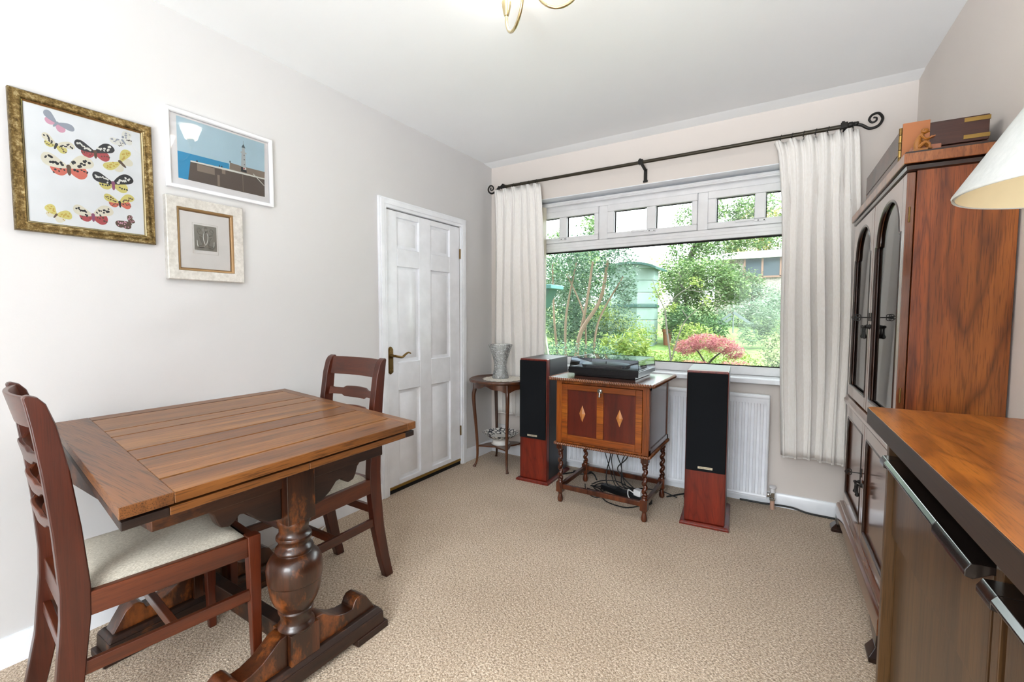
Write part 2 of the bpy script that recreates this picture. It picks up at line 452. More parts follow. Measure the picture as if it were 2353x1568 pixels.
# ------------------------------------------------------------------ mesh helpers
class MB:
    def __init__(self):
        self.v = []; self.f = []; self.m = []
    def add(self, vs, fs, m=0):
        o = len(self.v)
        self.v += [tuple(p) for p in vs]
        self.f += [tuple(i + o for i in q) for q in fs]
        self.m += [m] * len(fs)
        return self
    def box(self, x0, x1, y0, y1, z0, z1, m=0):
        vs = [(x, y, z) for z in (z0, z1) for y in (y0, y1) for x in (x0, x1)]
        return self.add(vs, [(0, 2, 3, 1), (4, 5, 7, 6), (0, 1, 5, 4), (2, 6, 7, 3), (0, 4, 6, 2), (1, 3, 7, 5)], m)
    def hexa(self, bot, top, m=0):
        """bot, top: four points each, same order"""
        return self.add(list(bot) + list(top), [(3, 2, 1, 0), (4, 5, 6, 7), (0, 1, 5, 4), (1, 2, 6, 5), (2, 3, 7, 6), (3, 0, 4, 7)], m)
    def bar(self, a, b, w, h, m=0, upv=(0, 0, 1)):
        a = Vector(a); b = Vector(b); d = (b - a).normalized()
        s = d.cross(Vector(upv)).normalized() * w / 2
        u = s.cross(d).normalized() * h / 2
        q = lambda p: [p - s - u, p + s - u, p + s + u, p - s + u]
        return self.hexa(q(a), q(b), m)
    def prism(self, poly, plane, lo, hi, m=0):
        """poly of 2d points in plane 'yz','xz','xy', extruded on the third axis"""
        def P(p, w):
            return {'yz': (w, p[0], p[1]), 'xz': (p[0], w, p[1]), 'xy': (p[0], p[1], w)}[plane]
        n = len(poly)
        vs = [P(p, lo) for p in poly] + [P(p, hi) for p in poly]
        fs = [tuple(range(n))[::-1], tuple(range(n, 2 * n))] + [(i, (i + 1) % n, n + (i + 1) % n, n + i) for i in range(n)]
        return self.add(vs, fs, m)
    def ring(self, outer, inner, plane, lo, hi, m=0):
        n = len(outer)
        def P(p, w):
            return {'yz': (w, p[0], p[1]), 'xz': (p[0], w, p[1]), 'xy': (p[0], p[1], w)}[plane]
        vs = [P(p, w) for w in (lo, hi) for loop in (outer, inner) for p in loop]
        fs = []
        for i in range(n):
            j = (i + 1) % n
            fs += [(i, j, n + j, n + i), (2 * n + i, 3 * n + i, 3 * n + j, 2 * n + j),
                   (i, 2 * n + i, 2 * n + j, j), (n + i, n + j, 3 * n + j, 3 * n + i)]
        return self.add(vs, fs, m)
    def lathe(self, prof, seg=24, o=(0, 0, 0), m=0, fn=None, axis='z'):
        vs = []; fs = []
        for (r, z) in prof:
            for k in range(seg):
                a = 2 * PI * k / seg
                rr = r * (fn(a, z) if fn else 1)
                p = (rr * math.cos(a), rr * math.sin(a), z)
                if axis == 'x': p = (p[2], p[0], p[1])
                if axis == 'y': p = (p[0], p[2], p[1])
                vs.append((p[0] + o[0], p[1] + o[1], p[2] + o[2]))
        for i in range(len(prof) - 1):
            for k in range(seg):
                j = (k + 1) % seg
                fs.append((i * seg + k, i * seg + j, (i + 1) * seg + j, (i + 1) * seg + k))
        if prof[0][0] > 1e-6: fs.append(tuple(range(seg))[::-1])
        if prof[-1][0] > 1e-6: fs.append(tuple(range((len(prof) - 1) * seg, len(prof) * seg)))
        return self.add(vs, fs, m)
    def tube(self, pts, rad, seg=8, m=0, caps=True, lobes=0, amp=0.0, pitch=1.0, closed=False, flat=1.0):
        pts = [Vector(p) for p in pts]
        n = len(pts)
        rad = rad if hasattr(rad, '__len__') else [rad] * n
        vs = []; fs = []; L = 0.0
        nrm = None
        for i, p in enumerate(pts):
            if closed:
                d = (pts[(i + 1) % n] - pts[i - 1])
            else:
                d = pts[min(i + 1, n - 1)] - pts[max(i - 1, 0)]
            d.normalize()
            if nrm is None:
                a = Vector((0, 0, 1)) if abs(d.z) < 0.9 else Vector((1, 0, 0))
                nrm = (a - d * a.dot(d)).normalized()
            else:
                nrm = (nrm - d * nrm.dot(d)).normalized()
                L += (p - pts[i - 1]).length
            b = d.cross(nrm)
            for k in range(seg):
                a = 2 * PI * k / seg
                r = rad[i] * (1 + (amp * math.cos(lobes * a - L * pitch) if lobes else 0))
                vs.append(p + nrm * (r * math.cos(a)) + b * (r * flat * math.sin(a)))
        for i in range(n if closed else n - 1):
            i2 = (i + 1) % n
            for k in range(seg):
                j = (k + 1) % seg
                fs.append((i * seg + k, i * seg + j, i2 * seg + j, i2 * seg + k))
        if caps and not closed:
            fs.append(tuple(range(seg))[::-1]); fs.append(tuple(range((n - 1) * seg, n * seg)))
        return self.add(vs, fs, m)
    def sphere(self, c, r, m=0, seg=14, rings=8):
        r = r if hasattr(r, '__len__') else (r, r, r)
        vs = [(c[0], c[1], c[2] - r[2])]; fs = []
        for i in range(1, rings):
            t = PI * i / rings
            for k in range(seg):
                a = 2 * PI * k / seg
                vs.append((c[0] + r[0] * math.sin(t) * math.cos(a), c[1] + r[1] * math.sin(t) * math.sin(a), c[2] - r[2] * math.cos(t)))
        vs.append((c[0], c[1], c[2] + r[2]))
        for k in range(seg):
            fs.append((0, 1 + (k + 1) % seg, 1 + k))
            e = 1 + (rings - 2) * seg
            fs.append((len(vs) - 1, e + k, e + (k + 1) % seg))
        for i in range(rings - 2):
            for k in range(seg):
                j = (k + 1) % seg
                fs.append((1 + i * seg + k, 1 + i * seg + j, 1 + (i + 1) * seg + j, 1 + (i + 1) * seg + k))
        return self.add(vs, fs, m)
    def grid(self, fn, nu, nv, m=0):
        vs = [fn(i / nu, j / nv) for j in range(nv + 1) for i in range(nu + 1)]
        fs = [(j * (nu + 1) + i, j * (nu + 1) + i + 1, (j + 1) * (nu + 1) + i + 1, (j + 1) * (nu + 1) + i) for j in range(nv) for i in range(nu)]
        return self.add(vs, fs, m)
    def build(self, name, mats, parent=None, bevel=0.0, seg=2, angle=40, smooth=True):
        me = bpy.data.meshes.new(name)
        me.from_pydata(self.v, [], self.f)
        if isinstance(mats, str): mats = [mats]
        for x in mats: me.materials.append(MATS[x])
        me.polygons.foreach_set('material_index', self.m)
        if smooth:
            me.polygons.foreach_set('use_smooth', [True] * len(self.f))
            me.set_sharp_from_angle(angle=math.radians(angle))
        me.update()
        o = bpy.data.objects.new(name, me)
        COL.objects.link(o)
        if parent: o.parent = parent
        if bevel:
            b = o.modifiers.new('bevel', 'BEVEL')
            b.width = bevel; b.segments = seg; b.limit_method = 'ANGLE'; b.angle_limit = math.radians(35)
            b.harden_normals = True
        return o

def tag(o, label, cat, group=None):
    o['label'] = label; o['category'] = cat
    if group: o['group'] = group
    return o

def thing(name, label, cat, loc=(0, 0, 0), rz=0.0, group=None):
    o = bpy.data.objects.new(name, None)
    o.empty_display_size = 0.1
    COL.objects.link(o)
    o.location = loc; o.rotation_euler = (0, 0, rz)
    return tag(o, label, cat, group)

def struct(name, mb, mats, **kw):
    o = mb.build(name, mats, **kw)
    o['kind'] = 'structure'
    return o

def copy_tree(o, parent=None):
    c = o.copy(); COL.objects.link(c)
    if parent: c.parent = parent
    for ch in list(o.children): copy_tree(ch, c)
    return c

def smooth_path(pts, n=8):
    P = [Vector(p) for p in pts]
    out = []
    for i in range(len(P) - 1):
        p0 = P[max(i - 1, 0)]; p1 = P[i]; p2 = P[i + 1]; p3 = P[min(i + 2, len(P) - 1)]
        for k in range(n):
            t = k / n
            out.append(0.5 * ((2 * p1) + (p2 - p0) * t + (2 * p0 - 5 * p1 + 4 * p2 - p3) * t * t + (3 * p1 - p0 - 3 * p2 + p3) * t ** 3))
    out.append(P[-1])
    return out

# ------------------------------------------------------------------ room shell
H = 2.454
RA = math.atan(0.0373)              # the right wall splays a little
def rx(y): return 2.75 - 0.0373 * y
def right_local(u):                  # point on the right wall, u metres from the window wall
    return (2.75 + 0.0373 * u, -u)

b = MB(); b.box(-0.2, 3.2, -4.9, 0.3, -0.06, 0.0)
struct('floor', b, 'carpet_pile')
b = MB(); b.box(-0.2, 3.2, -4.9, 0.3, H, H + 0.08)
struct('ceiling', b, 'ceiling_paint')
DY0, DY1, DZ1 = -1.196, -0.438, 1.876
b = MB()
b.box(-0.1, 0, -4.9, DY0, 0, H); b.box(-0.1, 0, DY1, 0.3, 0, H); b.box(-0.1, 0, DY0, DY1, DZ1, H)
struct('wall_left', b, 'white_wall_paint')
WX0, WX1, WZ0, WZ1 = 0.21, 2.42, 0.775, 2.117
b = MB()
b.box(0, WX0, 0, 0.3, 0, H); b.box(WX1, 3.0, 0, 0.3, 0, H)
b.box(WX0, WX1, 0, 0.3, 0, WZ0); b.box(WX0, WX1, 0, 0.3, WZ1, H)
struct('wall_back', b, 'cream_wall_paint')
b = MB(); b.hexa([(2.75, 0, 0), (rx(-4.9), -4.9, 0), (3.1, -4.9, 0), (3.0, 0, 0)], [(2.75, 0, H), (rx(-4.9), -4.9, H), (3.1, -4.9, H), (3.0, 0, H)])
struct('wall_right', b, 'cream_wall_paint')
b = MB()
b.box(0, 1.4, -4.9, -4.6, 0, H); b.box(2.8, 2.95, -4.9, -4.6, 0, H)
b.box(1.4, 2.8, -4.9, -4.6, 0, 0.1); b.box(1.4, 2.8, -4.9, -4.6, 2.2, H)
struct('wall_front', b, 'white_wall_paint')
b = MB()
for x0, x1 in ((1.4, 1.46), (2.07, 2.13), (2.74, 2.8)): b.box(x0, x1, -4.8, -4.74, 0.1, 2.2)
for z0, z1 in ((0.1, 0.17), (2.13, 2.2)): b.box(1.46, 2.07, -4.8, -4.74, z0, z1); b.box(2.13, 2.74, -4.8, -4.74, z0, z1)
struct('added_rear_window', b, 'white_plastic')  # rear window and its opening invented to light the room from behind the camera
# rest of the house, unseen oversized block added to keep rear sky off garden
b = MB(); b.box(-30.0, 32.0, -5.1, 0.3, H + 0.1, 14.0); b.box(-30.0, -0.21, -5.1, 0.3, -0.3, H + 0.1); b.box(3.21, 32.0, -5.1, 0.3, -0.3, H + 0.1)
struct('house_sky_block', b, 'white_wall_paint')
# shallow cove strip where ceiling meets window wall
b = MB(); b.prism([(0, H), (-0.11, H), (-0.09, H - 0.006), (-0.02, H - 0.010), (0, H - 0.012)], 'yz', 0, 2.76)
struct('trim_1', b, 'ceiling_paint')

def skirt_poly(h=0.1, d=0.016): return [(0, 0), (d, 0), (d, h - 0.014), (d * 0.55, h), (0, h)]
b = MB()
for y0, y1 in ((-4.6, -1.256), (-0.384, 0)):
    b.prism(skirt_poly(), 'xz', y0, y1)
struct('baseboard_left', b, 'white_gloss_paint')
b = MB(); b.prism([(-y, z) for y, z in skirt_poly(0.085)], 'yz', 0.016, 2.74)
struct('baseboard_back', b, 'white_gloss_paint')
b = MB()
pr = skirt_poly()
b.add([(rx(y) - d, y, z) for y in (0, -4.6) for d, z in pr], [tuple(range(5)), tuple(range(5, 10))[::-1]] + [(i, i + 5, (i + 1) % 5 + 5, (i + 1) % 5) for i in range(5)])
struct('baseboard_right', b, 'white_gloss_paint')

# door
b = MB()
def arch(y0, y1, z1, w=0.062):
    d = 0.018
    for lo, hi, zz in ((y0 - w, y0, z1 + w), (y1, y1 + w, z1 + w)):
        b.box(0, d, lo, hi, 0, zz); b.box(d, d + 0.006, lo + 0.012, hi - 0.02, 0, zz - 0.012)
    b.box(0, d, y0, y1, z1, z1 + w); b.box(d, d + 0.006, y0 - 0.02, y1 + 0.02, z1 + 0.02, z1 + w - 0.012)
arch(DY0, DY1, DZ1)
struct('trim_2', b, 'white_gloss_paint', bevel=0.003)
door = bpy.data.objects.new('door_1', None); COL.objects.link(door); door['kind'] = 'structure'
yl, yr, zb, zt = DY0 + 0.004, DY1 - 0.004, 0.042, DZ1 - 0.004
cols = [(-1.092, -0.886), (-0.768, -0.556)]
rows = [(0.075, 0.684), (0.874, 1.513), (1.632, 1.832)]
b = MB()
X0, X1 = -0.038, -0.001
b.box(X0, X1, yl, cols[0][0], zb, zt); b.box(X0, X1, cols[0][1], cols[1][0], zb, zt); b.box(X0, X1, cols[1][1], yr, zb, zt)
zs = [zb] + [z for r in rows for z in r] + [zt]
for c in cols:
    for k in range(0, len(zs), 2): b.box(X0, X1, c[0], c[1], zs[k], zs[k + 1])
b.build('frame', 'white_gloss_paint', door, bevel=0.004)
for c in cols:
    for r in rows:
        b = MB()
        b.box(X0 + 0.004, -0.016, c[0], c[1], r[0], r[1])
        i0, i1 = 0.022, 0.048
        q = lambda i, x: [(x, c[0] + i, r[0] + i), (x, c[1] - i, r[0] + i), (x, c[1] - i, r[1] - i), (x, c[0] + i, r[1] - i)]
        b.hexa(q(i0, -0.016), q(i1, -0.003))
        b.build('panel', 'white_gloss_paint', door)
b = MB()
yc = -1.164
pl = [(-0.022, 0.815), (0.0, 0.802), (0.022, 0.815), (0.022, 0.965), (0.012, 0.98), (0, 0.985), (-0.012, 0.98), (-0.022, 0.965)]
b.prism([(yc + p, z) for p, z in pl], 'yz', 0, 0.004)
b.prism([(yc + p * 0.72, 0.893 + (z - 0.893) * 0.92) for p, z in pl], 'yz', 0.004, 0.008)
for p, z in ((-0.009, 0.832), (0.009, 0.832), (-0.009, 0.955), (0.009, 0.955)): b.sphere((0.008, yc + p, z), 0.0028, 1, 8, 5)
hp = b.build('handle', ['antique_brass', 'brass'], door)
b = MB()
b.lathe([(0.014, 0.006), (0.013, 0.02), (0.008, 0.03), (0.008, 0.05)], 14, (0, yc, 0.925), axis='x')
b.tube(smooth_path([(0.05, yc, 0.925), (0.052, yc + 0.03, 0.918), (0.05, yc + 0.06, 0.915), (0.05, yc + 0.09, 0.932), (0.05, yc + 0.115, 0.941), (0.05, yc + 0.135, 0.934)]), [0.008] * 20 + [0.0075 - 0.00015 * k for k in range(21)], 10)
b.build('lever', 'antique_brass', hp)
for z0, z1 in ((1.63, 1.705), (0.235, 0.312)):
    b = MB(); b.lathe([(0.006, z0), (0.006, z1)], 10, (0.006, DY1 - 0.004, 0)); b.build('hinge', 'antique_brass', door)
b = MB(); b.box(-0.04, 0.008, yl, yr, 0.028, 0.045); b.build('threshold_bar', 'brass', door, bevel=0.003)
b = MB(); b.box(-0.1, 0.0, yl, yr, 0.0, 0.026); b.build('sill_gap', 'dark_gap', door)
b = MB(); b.box(-0.1, -0.09, yl, yr, 0.0, zt); b.build('backing', 'dark_gap', door)

# ------------------------------------------------------------------ window
win = bpy.data.objects.new('window_1', None); COL.objects.link(win); win['kind'] = 'structure'
FY0, FY1 = 0.13, 0.20
FZ0 = 0.797
b = MB()
b.box(WX0, 0.27, FY0, FY1, FZ0, WZ1); b.box(2.36, WX1, FY0, FY1, FZ0, WZ1)
b.box(0.27, 2.36, FY0, FY1, FZ0, 0.853); b.box(0.27, 2.36, FY0, FY1, 2.036, WZ1)
b.box(0.27, 2.36, FY0, FY1, 1.711, 1.781)
for x0, x1 in ((0.922, 0.994), (1.641, 1.708)): b.box(x0, x1, FY0, FY1, 1.781, 2.036)
b.box(0.27, 2.36, FY0 - 0.004, FY0 + 0.01, 1.735, 1.76)
b.build('frame', 'white_plastic', win, bevel=0.005)
b = MB()
b.box(0.27, 2.36, 0.158, 0.162, 0.853, 1.711)
b.build('pane', 'window_glass', win)
b = MB()
for x0, x1, z0, z1 in ((0.27, 2.36, 0.853, 0.860), (0.27, 2.36, 1.700, 1.711), (0.27, 0.276, 0.86, 1.70), (2.354, 2.36, 0.86, 1.70)):
    b.box(x0, x1, 0.150, 0.157, z0, z1)
b.build('gasket', 'dark_gap', win)
for x0, x1, panes in ((0.275, 0.922, ((0.345, 0.587), (0.655, 0.888))), (0.994, 1.641, ((1.049, 1.293), (1.36, 1.605))), (1.708, 2.355, ((1.763, 1.99), (2.053, 2.295)))):
    b = MB()
    z0, z1, p0, p1 = 1.781, 2.036, 1.822, 1.984
    y0, y1 = FY0 - 0.016, FY1 - 0.02
    xs = [x0, panes[0][0], panes[0][1], panes[1][0], panes[1][1], x1]
    b.box(x0, x1, y0, y1, z0, p0); b.box(x0, x1, y0, y1, p1, z1)
    for k in (0, 2, 4): b.box(xs[k], xs[k + 1], y0, y1, p0, p1)
    s = b.build('casement', 'white_plastic', win, bevel=0.006)
    for q0, q1 in panes:
        b = MB(); b.box(q0, q1, 0.150, 0.154, p0, p1); b.build('pane', 'window_glass', s)
        b = MB(); g = 0.005
        b.box(q0, q1, 0.143, 0.149, p1 - g, p1); b.box(q0, q0 + g, 0.143, 0.149, p0, p1 - g); b.box(q1 - 0.003, q1, 0.143, 0.149, p0, p1 - g); b.box(q0, q1, 0.143, 0.149, p0, p0 + 0.003)
        b.build('gasket', 'dark_gap', s)
    xm = (panes[0][1] + panes[1][0]) / 2
    b = MB()
    b.box(xm - 0.045, xm + 0.035, y0 - 0.012, y0, p0 - 0.022, p0 - 0.008)
    b.box(xm - 0.14, xm - 0.03, y0 - 0.02, y0 - 0.008, p0 - 0.014, p0 - 0.002)
    for dx in (-0.008, 0.026): b.lathe([(0.004, y0 - 0.0135), (0.004, y0 - 0.012)], 8, (xm + dx, 0, p0 - 0.015), 1, axis='y')
    b.build('handle', ['white_plastic', 'black_plastic'], s, bevel=0.003)
b = MB(); b.box(0.16, 2.47, -0.045, FY0, 0.765, 0.797)
o = b.build('sill', 'white_gloss_paint', win, bevel=0.006)
b = MB(); b.box(WX0, WX1, FY1 - 0.02, 0.36, 0.77, 0.797); b.build('outer_sill', 'white_plastic', win)
b = MB(); b.box(WX0, WX1, -0.001, FY0, WZ1 - 0.004, WZ1 + 0.001); b.box(WX0 - 0.001, WX0 + 0.004, -0.001, FY0, FZ0, WZ1 - 0.004); b.box(WX1 - 0.004, WX1 + 0.001, -0.001, FY0, FZ0, WZ1 - 0.004); b.build('reveal', 'white_gloss_paint', win)

blind = thing('vertical_blind', 'white headrail of a vertical blind with its slats gathered at the left of the window', 'blind', (0.3, 0.06, 0.83))
b = MB(); b.box(WX0 - 0.29, WX1 - 0.31, 0.03, 0.06, 1.243, 1.272); b.box(WX0 - 0.29, WX1 - 0.31, 0.024, 0.03, 1.252, 1.262)
b.build('headrail', 'white_plastic', blind, bevel=0.003)
for k in range(5):
    b = MB(); b.box(0.105 + 0.016 * k, 0.108 + 0.016 * k, -0.005 , 0.055, 0.05, 1.243); b.build('slat', 'ivory_blind', blind)

# ------------------------------------------------------------------ garden
def ground(y): return -0.15 + 0.1 * y
b = MB()
b.grid(lambda u, v: (-9 + 16 * u, 0.31 + 18 * v, ground(0.31 + 18 * v) + 0.04 * math.sin(u * 23) * math.sin(v * 31)), 24, 24)
struct('lawn', b, 'lawn_grass')

def foliage(name, mat, parent, blobs, n, size, seed, up_bias=0.3, aspect=0.5, droop=0.0, shell=0.55):
    """many small folded leaves scattered through ellipsoid blobs"""
    r = np.random.default_rng(seed)
    n = int(n * 1.8); size = size * 0.74
    w = np.array([bl[3] * bl[4] * bl[5] for bl in blobs]) ** 0.7
    idx = r.choice(len(blobs), n, p=w / w.sum())
    B = np.array(blobs)[idx]
    d = r.normal(size=(n, 3)); d /= np.linalg.norm(d, axis=1)[:, None]
    rad = (shell + (1 - shell) * r.random(n)) * (0.85 + 0.3 * r.random(n))
    c = B[:, :3] + d * rad[:, None] * B[:, 3:6]
    ax = r.normal(size=(n, 3)); ax[:, 2] = ax[:, 2] * 0.5 - droop
    ax /= np.linalg.norm(ax, axis=1)[:, None]
    nr = r.normal(size=(n, 3)); nr[:, 2] = np.abs(nr[:, 2]) + up_bias
    sd = np.cross(ax, nr); sd /= np.linalg.norm(sd, axis=1)[:, None] + 1e-9
    nn = np.cross(sd, ax)
    s = size * (0.6 + 0.8 * r.random(n))[:, None]
    h = s * aspect
    p0 = c - ax * s * 0.5; p2 = c + ax * s * 0.5
    p1 = c + sd * h * 0.5 + nn * h * 0.15; p3 = c - sd * h * 0.5 + nn * h * 0.15
    V = np.stack([p0, p1, p2, p3], 1).reshape(-1, 3)
    me = bpy.data.meshes.new(name)
    me.vertices.add(4 * n); me.vertices.foreach_set('co', V.astype(np.float32).ravel())
    me.loops.add(4 * n); me.loops.foreach_set('vertex_index', np.arange(4 * n, dtype=np.int32))
    me.polygons.add(n); me.polygons.foreach_set('loop_start', np.arange(0, 4 * n, 4, dtype=np.int32))
    me.update(calc_edges=True)
    tone = np.clip(0.5 + 0.28 * r.normal(size=n), 0, 1)
    at = me.attributes.new('tone', 'FLOAT', 'FACE')
    at.data.foreach_set('value', tone.astype(np.float32))
    me.materials.append(MATS[mat])
    o = bpy.data.objects.new(name, me); COL.objects.link(o)
    if parent: o.parent = parent
    return o

def stems(parent, paths, mat, name='stem'):
    for pts, r0, r1 in paths:
        P = smooth_path(pts, 5)
        b = MB(); b.tube(P, [r0 + (r1 - r0) * i / (len(P) - 1) for i in range(len(P))], 7)
        b.build(name, mat, parent)

def plant(name, label, x, y, cat='shrub', group=None):
    return thing(name, label, cat, (x, y, ground(y) - 0.02), 0, group)

# multi-stemmed shrub on the left
p = plant('multi_stemmed_shrub', 'blue green shrub with several bare pinkish trunks left of the green tank', -1.1, 4.5)
stems(p, [([(-0.1, 0, 0), (0.0, 0, 0.6), (0.35, 0.05, 1.2), (0.5, 0, 1.9)], 0.045, 0.025),
          ([(-0.1, 0, 0), (-0.05, 0.05, 0.5), (0.1, 0, 1.1), (0.22, 0, 1.9)], 0.035, 0.02),
          ([(-0.35, 0.1, 0), (-0.35, 0.1, 0.9), (-0.15, 0.1, 1.9)], 0.03, 0.015),
          ([(-0.5, 0.1, 0), (-0.55, 0.0, 0.8), (-0.6, 0, 1.9)], 0.028, 0.015),
          ([(0.2, 0.1, 0), (0.3, 0.1, 0.8), (0.75, 0.1, 1.6)], 0.025, 0.012),
          ([(0.05, 0.1, 0), (0.02, 0.1, 0.9), (-0.35, 0.1, 1.7)], 0.022, 0.012)], 'bark_pink')
foliage('foliage', 'leaf_bluegreen', p, [(-0.5, 0.3, 1.8, 0.6, 0.5, 0.55), (0.1, 0.3, 2.0, 0.6, 0.5, 0.5), (0.65, 0.2, 1.75, 0.35, 0.4, 0.5), (0.75, 0.3, 1.35, 0.2, 0.3, 0.25), (-0.6, 0.5, 0.9, 0.6, 0.4, 0.6), (0.0, 0.8, 0.9, 0.8, 0.4, 0.7), (-0.3, 0.7, 0.5, 0.8, 0.4, 0.45)], 6000, 0.075, 1)
p = plant('low_shrub', 'low pale green shrub under the trunks of the multi-stemmed shrub', -1.2, 3.6)
foliage('foliage', 'leaf_bluegreen', p, [(-0.5, 0, 0.35, 0.55, 0.4, 0.3), (0.2, 0, 0.3, 0.6, 0.4, 0.28), (0.75, 0.1, 0.3, 0.4, 0.35, 0.25)], 2400, 0.055, 2)
p = plant('spreading_bush', 'loose yellow green bush growing in front of the green tank', -0.6, 5.5)
foliage('foliage', 'leaf_lime', p, [(-0.1, 0, 0.6, 0.5, 0.3, 0.4), (0.35, 0, 0.45, 0.35, 0.3, 0.3), (-0.5, 0.2, 0.8, 0.4, 0.3, 0.45)], 2000, 0.055, 3, shell=0.2)
p = plant('lily_clump', 'clump of strappy yellow green leaves at the window bottom, left of the sapling', -0.2, 4.4, 'plant')
foliage('foliage', 'leaf_lime', p, [(-0.25, 0, 0.38, 0.28, 0.25, 0.22), (0.15, 0, 0.45, 0.28, 0.25, 0.25), (0.0, 0.1, 0.25, 0.5, 0.3, 0.2)], 700, 0.16, 4, aspect=0.18, up_bias=0.1)
# hedge behind left
p = plant('boundary_tree', 'mid green tree filling the far left behind the multi-stemmed shrub', -3.3, 9.5, 'tree')
foliage('foliage', 'leaf_mid', p, [(-1.2, 0, 1.3, 1.3, 0.7, 1.2), (0.4, 0, 1.0, 1.3, 0.7, 1.0), (-0.3, 0.3, 2.0, 1.2, 0.7, 0.8), (1.5, 0.3, 1.2, 0.8, 0.6, 0.8)], 5200, 0.12, 5)
stems(p, [([(-0.3, 0.2, 0), (-0.2, 0.2, 1.2), (-0.5, 0.2, 2.2)], 0.09, 0.05)], 'bark_dark', 'trunk')
p = plant('hedge', 'dark green hedge closing the view behind the bare trunks', -2.5, 7.8)
foliage('foliage', 'leaf_dark', p, [(-0.8, 0, 0.9, 0.8, 0.5, 0.9), (0.2, 0.1, 0.8, 0.8, 0.5, 0.8), (0.9, 0.1, 0.7, 0.6, 0.5, 0.7), (-0.3, 0.1, 1.5, 0.8, 0.5, 0.6)], 5200, 0.1, 40)
p = plant('birch_tree', 'light leaved tree seen through the top left pane', -4.6, 12.5, 'tree')
foliage('foliage', 'leaf_mid', p, [(0.6, 0, 3.3, 0.75, 0.6, 0.75), (0.3, 0, 2.4, 0.9, 0.6, 0.7), (-0.9, 0, 3.0, 0.5, 0.5, 0.5)], 2300, 0.13, 6, shell=0.25)
stems(p, [([(0.3, 0.1, 0), (0.4, 0.1, 2.0), (0.6, 0.1, 3.4)], 0.08, 0.03)], 'bark_grey', 'trunk')

# tank
tk = thing('garden_tank', 'pale green ribbed garden tank with a dark rim, half hidden by shrubs', 'tank', (-0.87, 6.9, ground(6.9) - 0.05))
def octo(r): return [(r * math.cos(PI / 8 + k * PI / 4), r * 0.8 * math.sin(PI / 8 + k * PI / 4)) for k in range(8)]
b = MB()
for i, (z0, z1) in enumerate([(0.0, 0.3), (0.31, 0.6), (0.61, 0.88), (0.95, 1.2), (1.21, 1.46), (1.47, 1.75)]):
    b.prism(octo(0.56), 'xy', z0, z1)
b.prism(octo(0.545), 'xy', 0, 1.74); b.prism([(x * 0.92, z - 0.02) for x, z in [(0.62 * math.sin(q) / math.sin(1.0), 1.74 + 0.13 * (math.cos(q) - math.cos(1.0)) / (1 - math.cos(1.0))) for q in [-1.0 + 0.2 * k for k in range(11)]]], 'xz', -0.4, 0.4)
b.build('body', 'tank_green', tk, bevel=0.012)
b = MB(); b.prism(octo(0.59), 'xy', 0.88, 0.95); b.build('band', 'tank_rim', tk, bevel=0.01)
b = MB()
arc = [(0.62 * math.sin(q), 1.74 + 0.13 * (math.cos(q) - math.cos(1.0)) / (1 - math.cos(1.0))) for q in [-1.0 + 0.2 * k for k in range(11)]]
arc = [(x / math.sin(1.0), z) for x, z in arc]
b.prism(arc + [(x, z - 0.05) for x, z in arc[::-1]], 'xz', -0.5, 0.5)
b.build('lid', 'tank_rim', tk)

# mid bush
p = plant('rounded_bush', 'large rounded mid green bush between the green tank and the garage', 0.45, 7.6)
foliage('foliage', 'leaf_mid', p, [(-0.35, 0, 1.4, 0.5, 0.5, 0.55), (0.25, 0, 1.22, 0.68, 0.55, 0.5), (-0.25, -0.1, 0.6, 0.6, 0.5, 0.5), (0.72, 0, 1.15, 0.3, 0.4, 0.28), (0.2, 0, 1.5, 0.5, 0.5, 0.4)], 6200, 0.085, 7)
stems(p, [([(-0.35, 0, 0), (-0.3, 0, 0.8), (-0.5, 0, 1.6)], 0.05, 0.03)], 'bark_grey', 'trunk')
p = plant('dark_bush', 'darker green leafy bush at the foot of the rounded bush', 0.45, 6.8)
foliage('foliage', 'leaf_dark', p, [(-0.2, 0, 0.5, 0.35, 0.3, 0.4), (0.3, 0, 0.4, 0.4, 0.3, 0.3)], 1700, 0.1, 8, aspect=0.3)
p = plant('round_shrub', 'round fresh green shrub against the garage wall', 1.15, 11.5)
foliage('foliage', 'leaf_mid', p, [(-0.05, 0, 1.05, 0.45, 0.4, 0.5), (-0.5, 0, 1.3, 0.4, 0.4, 0.5)], 1700, 0.1, 9)
# big tree behind
p = plant('tall_tree', 'tall green tree with a leaning dark trunk rising behind the rounded bush', -0.7, 11.5, 'tree')
stems(p, [([(-0.3, 0, 0), (-0.1, 0, 1.2), (0.25, 0, 2.2), (0.7, 0, 3.2)], 0.12, 0.06), ([(0.05, 0, 1.6), (0.4, 0, 2.4), (1.2, 0, 2.9)], 0.06, 0.03)], 'bark_dark', 'trunk')
foliage('foliage', 'leaf_mid', p, [(0.1, 0, 2.3, 0.7, 0.6, 0.5), (1.0, 0, 2.4, 0.9, 0.6, 0.5), (0.9, 0, 3.0, 0.75, 0.6, 0.55), (-0.2, 0.2, 1.5, 0.8, 0.5, 0.6), (1.9, 0, 2.55, 0.8, 0.5, 0.45), (1.7, 0, 3.2, 0.5, 0.5, 0.4), (0.05, 0, 3.1, 0.4, 0.4, 0.55), (0.75, 0, 3.5, 0.5, 0.5, 0.5), (1.9, 0, 3.4, 0.7, 0.5, 0.5)], 6500, 0.11, 10)
p = plant('yellow_tree', 'pale yellow green tree over the tank beside the tall tree', -2.0, 13.0, 'tree')
foliage('foliage', 'leaf_lime', p, [(0.2, 0, 1.3, 1.0, 0.6, 0.9), (1.2, 0, 1.3, 0.7, 0.6, 0.9), (-0.8, 0, 1.3, 0.8, 0.5, 0.6)], 2600, 0.12, 11, shell=0.3)
p = plant('garage_tree', 'green and amber tree above the white roof edge of the garage', 1.2, 17, 'tree')
